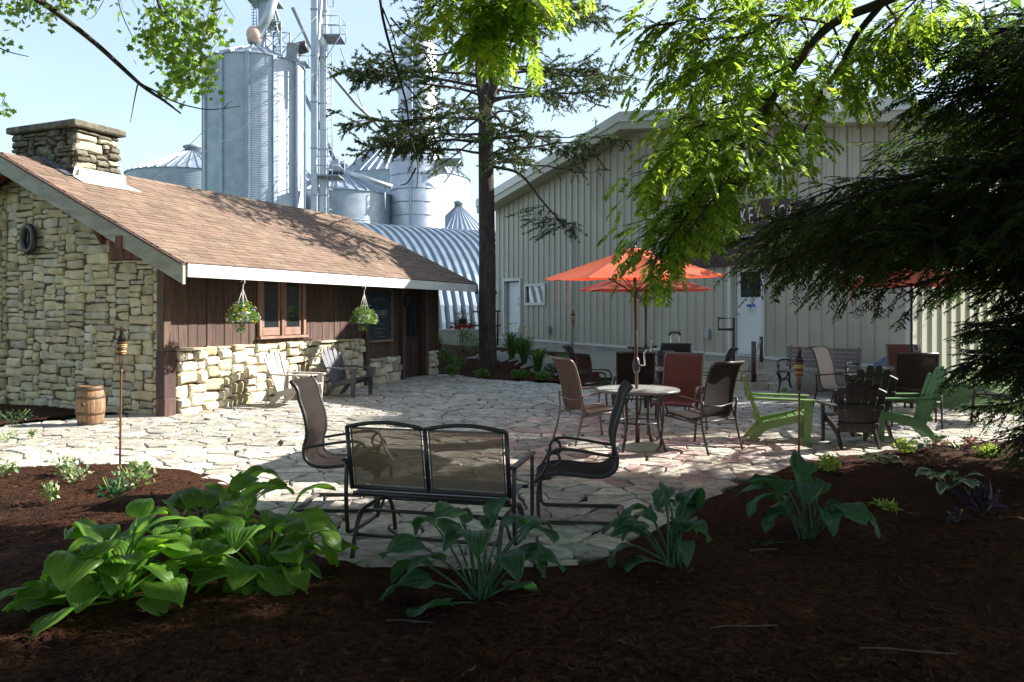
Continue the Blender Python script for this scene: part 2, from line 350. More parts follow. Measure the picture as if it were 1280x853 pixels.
M['blue_tarp'] = mat('blue_tarp', (.055,.085,.16), (.08,.115,.20), 3, .6)
M['grey_box'] = mat('grey_box', (.30,.32,.34), (.36,.38,.4), 4, .5)
M['paper_blue'] = mat('paper_blue', (.10,.20,.55), None, rough=.8)
M['step_stone'] = mat('step_stone', (.34,.30,.235), (.50,.46,.385), 5, .9, bump=.5, bscale=14, vary=.18, hue=.015, c3=(.30,.19,.09), s3=2.5, p3=(.55,.75))

def add_veins(m, n=30.0):
    """raised parallel veins that follow the leaf blade (blade coordinate stored on the mesh)"""
    N = m.node_tree.nodes; L = m.node_tree.links; bs = N['Principled BSDF']
    at = N.new('ShaderNodeAttribute'); at.attribute_name = 'vein'; mu = N.new('ShaderNodeMath'); mu.operation = 'MULTIPLY'; mu.inputs[1].default_value = n
    sn = N.new('ShaderNodeMath'); sn.operation = 'SINE'; L.new(at.outputs['Fac'], mu.inputs[0]); L.new(mu.outputs[0], sn.inputs[0])
    bn = N.new('ShaderNodeBump'); bn.inputs['Strength'].default_value = .24; bn.inputs['Distance'].default_value = .006; L.new(sn.outputs[0], bn.inputs['Height']); L.new(bn.outputs['Normal'], bs.inputs['Normal'])
    src = bs.inputs['Base Color'].links[0].from_socket; mr = N.new('ShaderNodeMapRange'); mr.inputs['From Min'].default_value = -1; mr.inputs['To Min'].default_value = .90; mr.inputs['To Max'].default_value = 1.05
    hs = N.new('ShaderNodeHueSaturation'); L.new(sn.outputs[0], mr.inputs['Value']); L.new(mr.outputs[0], hs.inputs['Value']); L.new(src, hs.inputs['Color'])
    # dry brownish blotches and rim
    tcn = N.new('ShaderNodeTexCoord'); nz_ = N.new('ShaderNodeTexNoise'); nz_.inputs['Scale'].default_value = 22; L.new(tcn.outputs['Object'], nz_.inputs['Vector'])
    rp_ = N.new('ShaderNodeValToRGB'); rp_.color_ramp.elements[0].position = .69; rp_.color_ramp.elements[1].position = .76; L.new(nz_.outputs['Fac'], rp_.inputs['Fac'])
    mx_ = N.new('ShaderNodeMix'); mx_.data_type = 'RGBA'; L.new(rp_.outputs['Color'], mx_.inputs['Factor']); L.new(hs.outputs['Color'], mx_.inputs['A']); mx_.inputs['B'].default_value = (.16,.15,.05,1)
    L.new(mx_.outputs['Result'], bs.inputs['Base Color'])
add_veins(M['leaf_hosta']); add_veins(M['leaf_hosta_blue'])
# ================================================================== the setting: terrain, patio, beds
WU = Vector((.538, -.843, 0)); WQ = Vector((.843, .538, 0)); W0 = Vector((.54, 26.3, 0))   # metal building axes
def WB(s, q, z): return W0+WU*s+WQ*q+Vector((0, 0, z))
def sstep(a, b, x):
    t = min(1, max(0, (x-a)/(b-a))); return t*t*(3-2*t)
def wq(x, y): return (x-W0.x)*WQ.x+(y-W0.y)*WQ.y
def ws(x, y): return (x-W0.x)*WU.x+(y-W0.y)*WU.y
def terrain(x, y):
    q = wq(x, y); s = ws(x, y)
    k = sstep(4.5, 8.0, s)
    a = -5.2+k*3.7; b = -2.4+k*1.7
    h = .52*sstep(a, b, q)
    if s > 14.5: h *= 1-sstep(14.5, 18, s)
    return h-.03
def in_poly(x, y, poly):
    c = False; n = len(poly)
    for i in range(n):
        x1, y1 = poly[i]; x2, y2 = poly[i-1]
        if (y1 > y) != (y2 > y) and x < (x2-x1)*(y-y1)/(y2-y1)+x1: c = not c
    return c
# front edge of the patio, where the near bed begins
EDGE = [(-12,8.35),(-9,8.3),(-6.6,8.15),(-5.28,8.12),(-4.15,8.3),(-3.4,8.0),(-2.87,7.59),(-2.45,7.0),(-2.0,6.2),(-1.6,5.45),(-1.25,5.05),(-.8,4.9),(-.3,4.86),(.3,4.88),(.62,5.1),(.9,5.5),(1.42,6.34),(1.9,7.0),(2.4,7.6),(3.08,8.35),(4.15,9.0),(5.2,9.45),(6.2,9.8),(8,10.3),(12,11)]
def edge_y(x):
    for (x1, y1), (x2, y2) in zip(EDGE, EDGE[1:]):
        if x1 <= x <= x2: return y1+(y2-y1)*(x-x1)/(x2-x1)
    return EDGE[0][1] if x < EDGE[0][0] else EDGE[-1][1]

# terrain sheet reaching the horizon: fine near, coarse far
def axis(lo, hi, near, step):
    a = list(np.arange(-near, near+.01, step)); x = near
    while x < hi: x *= 1.35; a.append(x)
    x = -near; b = []
    while x > lo: x *= 1.35; b.append(x)
    return b[::-1]+a
gx = axis(-900, 900, 26, .6); gy = [-600,-200,-60,-20,-6]+list(np.arange(0, 46, .6))+[50,60,75,95,130,190,300,500,900]
mb = MB(); nx, ny = len(gx), len(gy)
mb.add([(x, y, terrain(x, y)-.09) for x in gx for y in gy], [(i*ny+j, (i+1)*ny+j, (i+1)*ny+j+1, i*ny+j+1) for i in range(nx-1) for j in range(ny-1)], True)
tag(mb.build('ground', M['grass']), kind='structure')

# patio base sheet (joint colour) + flagstones
SD = Vector((.3987, .9171, 0)); SP = Vector((-.9171, .3987, 0)); S0 = Vector((-5.44, 12.25, 0))   # shed axes
def SH(d, w, z=0): return S0+SD*d+SP*w+Vector((0, 0, z))
c1 = SH(0, .05); c2 = SH(9.2, .05); gb = SH(-.02, .9)
PATIO = [(x, y) for x, y in EDGE if -12 <= x <= 12]+[(12, 16.6), (9.6, 15.6), (8.1, 15.1), (7.2, 15.7), (5.9, 16.6), (4.3, 18.3), (2.6, 18.2), (1.2, 17.75), (-.6, 19.0), (c2.x, c2.y), (c1.x, c1.y), (gb.x, gb.y), (-6.9, 11.7), (-7.6, 10.6), (-9.5, 10.2), (-12, 10.2)]
mb = MB(); n = len(PATIO)
mb.v = [(x, y, .0) for x, y in PATIO]; mb.f = [tuple(range(n))]; mb.sm = [False]
patio = mb.build('patio', M['patio_joint']); tag(patio, kind='structure')

def clip(poly, p, q):
    """keep the side of poly nearer to p than q"""
    mx_, my_ = (p[0]+q[0])/2, (p[1]+q[1])/2; nx_, ny_ = q[0]-p[0], q[1]-p[1]; out = []
    for i in range(len(poly)):
        a = poly[i-1]; b = poly[i]
        da = (a[0]-mx_)*nx_+(a[1]-my_)*ny_; db = (b[0]-mx_)*nx_+(b[1]-my_)*ny_
        if da <= 0: 
            if db <= 0: out.append(b)
            else: t = da/(da-db); out.append((a[0]+(b[0]-a[0])*t, a[1]+(b[1]-a[1])*t))
        elif db <= 0:
            t = da/(da-db); out.append((a[0]+(b[0]-a[0])*t, a[1]+(b[1]-a[1])*t)); out.append(b)
    return out
cs = .275; seeds = {}; rp_ = random.Random(3)
for i in range(-42, 43):
    for j in range(14, 84):
        if rp_.random() < .10: continue
        seeds.setdefault((i, j), []).append(((i+.5*(j % 2)+rp_.uniform(-.46,.46))*cs*1.12, (j+rp_.uniform(-.46,.46))*cs*.92))
        if rp_.random() < .10: seeds[(i, j)].append(((i+rp_.uniform(-.5,.5))*cs*1.12, (j+rp_.uniform(-.5,.5))*cs*.92))
flags = []
for (i, j), lst in seeds.items():
    for p in lst:
        if not in_poly(p[0], p[1], PATIO): continue
        poly = [(p[0]-.6,p[1]-.6),(p[0]+.6,p[1]-.6),(p[0]+.6,p[1]+.6),(p[0]-.6,p[1]+.6)]
        for a in range(-3, 4):
            for b in range(-3, 4):
                for q in seeds.get((i+a, j+b), ()):
                    if q is not p: poly = clip(poly, p, q)
        if len(poly) >= 3: flags.append((p, poly))
def flagstone(mb, p, poly):
    # split long edges and roughen them so that the outline is irregular
    pts = []
    for i in range(len(poly)):
        a = poly[i-1]; b = poly[i]; L = math.hypot(b[0]-a[0], b[1]-a[1])
        if L < .05: 
            continue
        pts.append(b)
        if L > .20: pass
    if len(pts) < 3: return False
    q = []
    for i in range(len(pts)):
        a = pts[i]; b = pts[(i+1) % len(pts)]; L = math.hypot(b[0]-a[0], b[1]-a[1])
        q.append(a)
        if L > .10:
            t = rp_.uniform(.3,.7); k = rp_.uniform(-.15,.09)*L
            q.append((a[0]+(b[0]-a[0])*t-(b[1]-a[1])/L*k, a[1]+(b[1]-a[1])*t+(b[0]-a[0])/L*k))
    g = rp_.uniform(.008, .017); z = .026+rp_.uniform(-.007,.007); tx = rp_.uniform(-.02,.02); ty = rp_.uniform(-.02,.02)
    cx = sum(a[0] for a in q)/len(q); cy = sum(a[1] for a in q)/len(q)
    def ring(g, dz, nz):
        o = []
        for x, y in q:
            dx, dy = x-cx, y-cy; L = math.hypot(dx, dy); s = max(.3, (L-g*1.25)/L)
            o.append((cx+dx*s, cy+dy*s, dz+(dx*tx+dy*ty)*.8+rp_.uniform(-nz, nz)))
        return o
    n = len(q); v = ring(g*.8, -.01, 0)+ring(g, z-.006, .001)+ring(g+.006, z, .002)+[(cx, cy, z+rp_.uniform(-.004,.006))]
    f = [(k, (k+1) % n, n+(k+1) % n, n+k) for k in range(n)]+[(n+k, n+(k+1) % n, 2*n+(k+1) % n, 2*n+k) for k in range(n)]+[(2*n+k, 2*n+(k+1) % n, 3*n) for k in range(n)]
    mb.add(v, f); return True
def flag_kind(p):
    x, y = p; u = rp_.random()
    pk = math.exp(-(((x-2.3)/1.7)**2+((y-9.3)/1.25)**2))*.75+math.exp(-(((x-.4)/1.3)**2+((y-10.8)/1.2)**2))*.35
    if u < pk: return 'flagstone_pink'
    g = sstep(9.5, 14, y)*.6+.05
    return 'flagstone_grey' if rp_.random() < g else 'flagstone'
vis = [f for f in flags if 0 <= 640+F*f[0][0]/f[0][1] <= 1290]
# those that show largest, i.e. nearest
near = sorted(vis, key=lambda f: f[0][1])[:300]
nid = set(id(f) for f in near); rest = {k: MB() for k in ('flagstone','flagstone_grey','flagstone_pink')}
for f in flags:
    if id(f) in nid:
        mb = MB()
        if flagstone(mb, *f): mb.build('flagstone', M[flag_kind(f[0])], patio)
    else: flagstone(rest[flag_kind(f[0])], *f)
for k, mb in rest.items(): tag(mb.build('flagstone_field', M[k], patio), kind='stuff')

# near mulch bed: raised, lumpy, edge rolls down onto the stones
def bed_h(x, y):
    e = edge_y(x)-y
    return .034+.055*sstep(-.05, .55, e)+.022*math.sin(x*2.1+y*1.3)*sstep(0, .6, e)+.014*math.sin(x*5.3-y*4.1)*sstep(0,.4,e)
mb = MB(); xs = list(np.arange(-8.5, 9.51, .14)); vs_ = []; nv = 34
for x in xs:
    e = edge_y(x)+.035*math.sin(x*9)+.03*math.sin(x*23+1); lo = 1.2
    for j in range(nv):
        t = (j/(nv-1))**1.35; y = e+.10-(e+.10-lo)*t
        h = bed_h(x, y)+(R.uniform(-.009,.009) if j > 1 else 0)
        if j == 0: h = .0; y += .05
        vs_.append((x, y, h))
mb.add(vs_, [(i*nv+j+1, (i+1)*nv+j+1, (i+1)*nv+j, i*nv+j) for i in range(len(xs)-1) for j in range(nv-1)], True)
bed = mb.build('mulch_bed', M['mulch']); tag(bed, kind='structure')
# loose bark chips on it
def chips(N, sampler, hfun, smin=.02, smax=.055):
    out = np.zeros((N, 4, 3), np.float32)
    for k in range(N):
        x, y = sampler(); h = hfun(x, y); L = R.uniform(smin, smax); w = L*R.uniform(.16,.38); a = R.uniform(0, math.pi)
        ca, sa = math.cos(a), math.sin(a); tl = R.uniform(-.35,.35)*L; tw = R.uniform(-.4,.4)*w; z = h+R.uniform(.002,.014)+abs(tl)*.4
        for m, (u, v) in enumerate(((-1,-.7),(.8,-1),(1,.8),(-.9,1))):
            out[k, m] = (x+(u*L*ca-v*w*sa)*.5, y+(u*L*sa+v*w*ca)*.5, z+u*tl*.5+v*tw*.5)
    return out
def samp_near():
    while True:
        y = 3.2+(R.random()**1.5)*6.6; x = R.uniform(-.72, .72)*y
        if y < edge_y(x)+.04*math.sin(x*17)+.02: return x, y
CH = np.concatenate([chips(26000, samp_near, bed_h, .010, .038), chips(3000, samp_near, bed_h, .035, .07)])
tag(quads('mulch_chips', CH, M['chip']), 'loose brown bark chips strewn over the near planting bed', 'mulch', kind='stuff')

# bed at the foot of the spruce and the narrow bed by the gable
def ring_bed(name, poly, hfun, stepv=.25):
    """lumpy sheet filling poly"""
    mb = MB(); x0 = min(p[0] for p in poly); x1 = max(p[0] for p in poly); y0 = min(p[1] for p in poly); y1 = max(p[1] for p in poly)
    idx = {}
    for i in range(int((x1-x0)/stepv)+2):
        for j in range(int((y1-y0)/stepv)+2):
            x = x0+i*stepv; y = y0+j*stepv
            if in_poly(x, y, poly):
                idx[(i, j)] = len(mb.v); mb.v.append((x, y, hfun(x, y)+R.uniform(-.012,.012)))
    for (i, j), k in idx.items():
        if (i+1, j) in idx and (i, j+1) in idx and (i+1, j+1) in idx:
            mb.f.append((k, idx[(i+1,j)], idx[(i+1,j+1)], idx[(i,j+1)])); mb.sm.append(True)
    return mb
e9 = SH(8.9, -.05)
BED2 = [(e9.x, e9.y), (-.6, 18.85), (1.25, 17.55), (1.95, 17.75), (2.3, 18.6), (2.0, 20.6), (1.3, 22.2), (-.5, 24.6), (-2.2, 26.5), (-5, 27), (-5.2, 23.5), (e9.x-.6, e9.y+.9)]
def bed2_h(x, y): return max(terrain(x, y)+.05, .05)+.02*math.sin(3*x+2*y)
tag(ring_bed('mulch_bed', BED2, bed2_h, .16).build('mulch_bed', M['mulch']), kind='structure')
# a rolled front lip so that the bed meets the patio softly
BED3 = [(-12, 10.25), (-9.5, 10.35), (-7.6, 10.75), (-6.95, 11.7), (gb.x-.02, gb.y-.02), (-9.2, 14.0), (-12, 15.2)]
def bed3_h(x, y): return .045+.015*math.sin(4*x+3*y)
tag(ring_bed('mulch_bed', BED3, bed3_h, .12).build('mulch_bed', M['mulch']), kind='structure')
# paved apron and footing along the metal building
mb = MB()
ap = [WB(7.6, -.72, 0), WB(7.6, -.05, 0), WB(14.2, -.05, 0), WB(14.2, -.5, 0), WB(11.4, -.72, 0)]
mb.prism([(p.x, p.y) for p in ap][::-1], .10, Matrix.Translation((0, 0, .42)))
tag(mb.build('pavement', M['gravel']), kind='structure')

GR = [WB(2.2,-4.4,0), WB(2.2,-.1,0), WB(14.2,-.1,0), WB(14.2,-1.2,0), WB(11.9,-1.75,0), WB(7.2,-1.9,0), WB(6.0,-3.6,0), WB(4.5,-4.6,0)]
tag(ring_bed('gravel_strip', [(p.x, p.y) for p in GR], lambda x, y: terrain(x, y)+.045, .16).build('gravel_strip', M['gravel']), kind='structure')

# ================================================================== stone masonry
def rubble_layout(W, H, cw, chh, region, seed, smin=(3,1), smax=(9,4)):
    rr = random.Random(seed); nx = int(W/cw); nz_ = int(H/chh); occ = [[not region((i+.5)*cw, (j+.5)*chh) for i in range(nx)] for j in range(nz_)]
    out = []
    for j in range(nz_):
        i = 0
        while i < nx:
            if occ[j][i]: i += 1; continue
            h = rr.choices(range(smin[1], smax[1]+1), [1,2.4,2.0,1.0,.5][:smax[1]-smin[1]+1])[0]
            w = rr.randint(smin[0], smax[0])
            if h == 1: w = max(w, smin[0]+2)
            w2 = 0
            while w2 < w and i+w2 < nx and not occ[j][i+w2]: w2 += 1
            rem = 0
            while i+w2+rem < nx and not occ[j][i+w2+rem] and rem < 3: rem += 1
            if rem < 2: w2 += rem
            hh = 1
            while hh < h and j+hh < nz_ and all(not occ[j+hh][i+k] for k in range(w2)): hh += 1
            for b in range(hh):
                for a in range(w2): occ[j+b][i+a] = True
            out.append((i*cw, j*chh, (i+w2)*cw, (j+hh)*chh)); i += w2
    return out
def stone_block(mb, O, U, V, Nn, r, rr, gap=.009, dep=(.022,.070), jit=.018, back=-.05):
    u0, v0, u1, v1 = r; u0 += gap*.5; v0 += gap*.5; u1 -= gap*.5; v1 -= gap*.5
    w, h = u1-u0, v1-v0; ju = min(jit, w*.16); jv = min(jit, h*.16); c = min(w, h)*rr.uniform(.05,.22)
    out = [(u0+c,v0),((u0+u1)/2,v0),(u1-c,v0),(u1,v0+c),(u1,v1-c),(u1-c,v1),((u0+u1)/2,v1),(u0+c,v1),(u0,v1-c),(u0,v0+c)]
    out = [(a+rr.uniform(-ju,ju), b+rr.uniform(-jv,jv)) for a, b in out]; n = len(out); cu, cv = (u0+u1)/2, (v0+v1)/2
    d = rr.uniform(*dep); tu = rr.uniform(-.12,.12); tv = rr.uniform(-.16,.10)
    def ring(s, f, nz):
        o = []
        for a, b in out:
            a2 = cu+(a-cu)*(1-min(s/w*2, .6)); b2 = cv+(b-cv)*(1-min(s/h*2, .6))
            o.append(O+U*a2+V*b2+Nn*(f+((a2-cu)*tu+(b2-cv)*tv if f > 0 else 0)+rr.uniform(-nz, nz)))
        return o
    v = ring(0, back, 0)+ring(.002, d*.55, .004)+ring(min(.030, .18*min(w,h)), d, .007)+[O+U*cu+V*cv+Nn*(d+rr.uniform(0,.014))]
    f = []
    for k in range(n):
        k2 = (k+1) % n; f += [(k,k2,n+k2,n+k),(n+k,n+k2,2*n+k2,2*n+k),(2*n+k,2*n+k2,3*n)]
    mb.add(v, f)
def masonry(parent, O, U, V, W, H, region, mats, seed, cw=.055, chh=.055, weights=None, **kw):
    rr = random.Random(seed)
    lay = {k: kw.pop(k) for k in ('smin','smax') if k in kw}
    for r in rubble_layout(W, H, cw, chh, region, seed, **lay):
        mb = MB(); stone_block(mb, O, U, V, U.cross(V), r, rr, **kw)
        mb.build('stone', M[rr.choices(mats, weights)[0]], parent)

# ================================================================== the stone cottage
SROT = math.atan2(SD.y, SD.x)
shed = thing('stone_cottage', 'low stone and timber cottage with brown shingle roof and stone chimney', 'building', S0, SROT)
X = Vector((1,0,0)); Yv = Vector((0,1,0)); Z = Vector((0,0,1))
SL = 8.8; SW = 6.6; EV = -.82; ZE = 2.38; ZR = 4.32; RD0 = -.38; RD1 = 9.4; SLP = (ZR-ZE)/(SW/2-EV)
def roofz(w): return ZE+(min(w, SW-w)-EV)*SLP
# gable end wall
mb = MB()
gp = [(.14,0),(SW,0),(SW,roofz(0)-.16),(SW/2,ZR-.16),(.14,roofz(.14)-.16)]
mb.prism(gp, .30, Matrix(((0,0,1,.04),(1,0,0,0),(0,1,0,0),(0,0,0,1))))
gable = mb.build('gable_wall', M['mortar'], shed)
def greg(a, b):                       # a runs right to left seen from outside
    w = SW-a
    if w < .145: return False
    if w < 1.2: return b < 2.47 and b < roofz(w)-.18
    return b < roofz(w)-.24
# outside normal is -X: U = -Y (so U x V = -X)
def greg_vis(a, b): return greg(a, b) and (SW-a) < 3.75
masonry(gable, Vector((.044, SW, 0)), -Yv, Z, SW, 4.2, greg_vis, ['limestone_tan','limestone_grey','limestone_pale'], 5, weights=[8,2.2,1.0], smin=(4,2), smax=(11,4), cw=.052, chh=.040, dep=(.014,.050))
mb = MB(); rr_ = random.Random(55)
for r in rubble_layout(SW, 4.2, .052, .040, lambda a, b: greg(a, b) and (SW-a) >= 3.75, 6, (3,2), (9,5)): stone_block(mb, Vector((.044, SW, 0)), -Yv, Z, -X, r, rr_)
tag(mb.build('stone_field', M['limestone_tan'], gable), kind='stuff')
# timber infill of the gable at the eave
for k in range(7):
    w0 = .03+k*.17; z1 = roofz(w0)-.17
    mb = MB(); mb.box((.0, w0, 2.49), (.05, w0+.16, max(2.53, z1)), ch=.006); mb.build('plank', M['red_wood'], gable)
# body: back, far and upper walls as one shell behind the cladding
mb = MB(); mb.box((.34, .14, 0), (SL, .26, 2.45)); mb.box((SL-.2, .14, 0), (SL, SW, 2.45)); mb.box((.34, SW-.3, 0), (SL, SW-.02, 2.45))
mb.build('wall', M['dark_wood'], shed)
mb = MB(); mb.prism([(.14,2.45),(SW-.02,2.45),(SW/2,ZR-.2)], .2, Matrix(((0,0,1,SL-.2),(1,0,0,0),(0,1,0,0),(0,0,0,1)))); mb.build('end_gable', M['barn_wood'], shed)
# low stone walls of the front
fronts = []
for lo, hi in (((.24,.02,0),(5.46,.13,1.03)), ((5.6,.02,0),(7.02,.13,.58)), ((8.28,.02,0),(SL-.05,.13,.66))):
    mb = MB(); mb.box(lo, hi); fronts.append(mb.build('stone_plinth', M['mortar'], shed))
masonry(fronts[0], Vector((.24, .02, 0)), X, Z, 5.24, 1.07, lambda a, b: True, ['limestone_pale','limestone_tan'], 21, weights=[7,2], smin=(4,2), smax=(9,4), cw=.06, chh=.0535, dep=(.03,.12), jit=.022)
masonry(fronts[1], Vector((5.6, .02, 0)), X, Z, 1.42, .60, lambda a, b: True, ['limestone_pale','limestone_grey'], 22, weights=[6,3], smin=(3,2), smax=(7,4), cw=.06, chh=.0595, dep=(.05,.12), jit=.02)
masonry(fronts[2], Vector((8.28, .02, 0)), X, Z, .50, .68, lambda a, b: True, ['limestone_pale','limestone_grey'], 23, weights=[6,3], smin=(3,2), smax=(7,4), cw=.06, chh=.0595, dep=(.05,.12), jit=.02)
# posts
def shed_box(name, lo, hi, m, ch=.008, parent=None):
    mb = MB(); mb.box(lo, hi, ch=ch); return mb.build(name, M[m], parent or shed)
shed_box('corner_post', (-.02,-.02,.03), (.13,.13,2.42), 'barn_wood')
shed_box('corner_post', (-.05,-.06,.0), (.19,.12,1.02), 'dark_wood')
shed_box('post_foot', (-.07,-.09,.0), (.16,.10,.30), 'barn_wood')
shed_box('post', (5.47,-.06,.0), (5.60,.10,2.42), 'barn_wood')
shed_box('post', (7.03,-.05,.0), (7.17,.10,2.42), 'barn_wood')
shed_box('post', (8.13,-.05,.0), (8.26,.10,2.42), 'barn_wood')
# vertical planks
def planks(d0, d1, z0, z1, y=.05, m='barn_wood', pw=.205):
    n = max(1, round((d1-d0)/pw)); w = (d1-d0)/n
    for k in range(n):
        yy = y+R.uniform(-.006,.006)
        shed_box('plank', (d0+k*w+.003, yy, z0), (d0+(k+1)*w-.003, yy+.03, z1), m, .006)
planks(.14, 2.14, 1.02, 2.42); planks(3.46, 5.46, 1.02, 2.42, m='barn_wood'); planks(2.16, 3.44, 1.02, 1.17)
planks(5.61, 7.02, .57, 2.42, y=.06); planks(8.27, SL, .65, 2.42, y=.04)
shed_box('plank', (SL+.01, -.02, .62), (SL+.04, .25, 2.42), 'red_wood'); shed_box('ledge_board', (.14,.0,1.0), (5.46,.08,1.035), 'barn_wood', .004)
# window: frame, two sashes with panes
win = shed_box('window', (2.15,.045,1.16), (3.45,.075,2.40), 'dark_wood')
shed_box('window_sill', (2.12,-.06,1.15), (3.48,.06,1.20), 'window_wood', .006, win)
for a in (2.14, 2.745, 3.38):
    shed_box('jamb', (a,-.02,1.20), (a+.075,.045,2.38), 'window_wood', .006, win)
for a in (2.24, 2.85):
    s_ = shed_box('sash', (a,.0,1.21), (a+.47,.03,1.36), 'window_wood', .006, win)
    shed_box('sash', (a,.0,1.365), (a+.045,.03,2.38), 'window_wood', .005, win); shed_box('sash', (a+.425,.0,1.365), (a+.47,.03,2.38), 'window_wood', .005, win)
    shed_box('pane', (a+.046,.014,1.362), (a+.424,.022,2.38), 'glass_dark', 0, win)
    shed_box('blind', (a+.05,.028,1.362), (a+.42,.034,1.50), 'curtain', 0, win)
# door recess with panelled door
dr = shed_box('door', (7.19,.12,.04), (8.11,.16,2.10), 'dark_wood')
for a in (7.19, 8.05): shed_box('door_frame', (a,.0,.04), (a+.055,.118,2.4), 'dark_wood', .005, dr)
for k, (a, b) in enumerate(((7.30,7.62),(7.70,8.0))):
    shed_box('door_panel', (a,.105,.2), (b,.118,.85), 'dark_wood', .01, dr)
    shed_box('pane', (a,.110,1.05), (b,.118,1.95), 'glass_dark', 0, dr)
shed_box('threshold', (7.15,-.28,.0), (8.2,.1,.05), 'concrete', .01)
mb = MB(); mb.tube([(7.28,.10,1.0),(7.28,.05,1.0),(7.28,.05,1.12),(7.28,.10,1.12)], .011, 6); mb.build('handle', M['black_metal'], dr)
# roof: deck slabs with shingles on top
def roof_pt(d, t, side, off=0.0):      # t 0 at the eave .. 1 at the ridge
    w = EV+(SW/2-EV)*t; z = ZE+(ZR-ZE)*t; nl = math.hypot(1, SLP); nw, nzz = -SLP/nl, 1/nl
    w += nw*off; z += nzz*off
    return Vector((d, w if side == 0 else SW-w, z))
roof = None
for side in (0, 1):
    mb = MB(); v = [roof_pt(d, t, side, o) for o in (-.09, 0) for d in (RD0, RD1) for t in (0, 1)]
    fs = [(0,1,3,2),(4,6,7,5),(0,4,5,1),(2,3,7,6),(0,2,6,4),(1,5,7,3)]
    mb.add(v, fs if side else [f[::-1] for f in fs]); o = mb.build('roof', M['dark_wood'], shed)
    if side == 0: roof = o
rs = random.Random(12); SLEN = math.hypot(SW/2-EV, ZR-ZE)
for side in (0, 1):
    mb = MB(); rows = 33; off0 = .004
    for k in range(rows):
        t0 = (k*.1395-.03)/SLEN; t1 = min(1.0, (k*.1395+.165)/SLEN); d = RD0-.03-rs.uniform(0,.3)
        while d < RD1+.02:
            e = d+.31; a = max(d+.004, RD0-.03); b = min(e-.004, RD1+.03); lift = rs.uniform(.012,.024)
            if b-a > .02:
                v = [roof_pt(a,t0,side,.003),roof_pt(b,t0,side,.003),roof_pt(a,t0,side,lift),roof_pt(b,t0,side,lift),roof_pt(a,t1,side,.004),roof_pt(b,t1,side,.004)]
                f = [(0,1,3,2),(2,3,5,4),(0,2,4),(1,5,3)]
                mb.add(v, f if side == 0 else [x[::-1] for x in f])
            d = e
    tag(mb.build('shingles', M['shingle'], roof), kind='stuff')
mb = MB()
for k in range(32):
    d = RD0+k*.31; 
    v = [roof_pt(d,1-.035,0,.02),roof_pt(d+.33,1-.035,0,.014),roof_pt(d,1,0,.034),roof_pt(d+.33,1,0,.027),roof_pt(d,1-.035,1,.02),roof_pt(d+.33,1-.035,1,.014)]
    mb.add(v, [(0,1,3,2),(2,3,5,4)])
mb.build('ridge_cap', M['shingle'], roof)
# eave fascia and rake boards
def shed_prism(name, pts_wz, d0, d1, m, parent=None):
    mb = MB(); mb.prism(pts_wz, d1-d0, Matrix(((0,0,1,d0),(1,0,0,0),(0,1,0,0),(0,0,0,1)))); return mb.build(name, M[m], parent or shed)
shed_box('fascia', (RD0+.03, EV-.045, 2.165), (RD1-.02, EV-.012, 2.362), 'white_paint', .006)
shed_box('fascia_trim', (RD0+.02, EV-.05, 2.366), (RD1, EV-.008, 2.388), 'barn_wood', .004)
shed_box('fascia_cap', (RD1-.015, EV-.05, 2.12), (RD1+.02, EV+.02, 2.36), 'dark_wood', .004)
for side in (0, 1):
    def q(w, z): return (w if side == 0 else SW-w, z)
    w0 = EV-.03; pts = [q(w0, ZE-.31-.03*SLP), q(w0, ZE-.035-.03*SLP), q(SW/2, ZR-.035), q(SW/2, ZR-.31)]
    if side == 0: pts = pts[::-1]
    shed_prism('rake_board', pts, RD0-.055, RD0-.005, 'grey_wood')
    pts2 = [q(w0, ZE-.033-.03*SLP), q(w0, ZE+.0-.03*SLP), q(SW/2, ZR+.0), q(SW/2, ZR-.033)]
    if side == 0: pts2 = pts2[::-1]
    shed_prism('drip_edge', pts2, RD0-.075, RD0-.005, 'barn_wood')
    # purlins and brackets under the rake
    for w in (.45, 1.75, 3.3) if side == 0 else (.45, 1.75):
        zz = roofz(w)-.12; a, b = sorted((q(w-.07,0)[0], q(w+.07,0)[0]))
        shed_box('purlin', (RD0-.08 if w == .45 else RD0, a, zz-.24), (.1, b, zz-.04), 'red_wood', .008)
    mb = MB(); wv = 1.32; a = q(wv,0)[0]
    mb.tube([(RD0+.05, a, roofz(wv)-.16), (-.0, a, roofz(wv)-.62)], .05, 4); mb.build('bracket', M['red_wood'], shed)
    for d in (RD0+.02,):
        pts3 = [q(EV+.05, ZE-.12), q(EV+.05, ZE-.10), q(SW/2, ZR-.10), q(SW/2, ZR-.12)]
        shed_prism('soffit', pts3[::-1] if side == 0 else pts3, RD0+.0, .03, 'red_wood')
# rafter tails under the eave
for k in range(12):
    d = .2+k*.8
    mb = MB(); v0 = roof_pt(d, .01, 0, -.095); v1 = roof_pt(d, .2, 0, -.095)
    mb.tube([v0+Vector((0,0,-.03)), v1+Vector((0,0,-.03))], .055, 4); mb.build('rafter_tail', M['dark_wood'], shed)
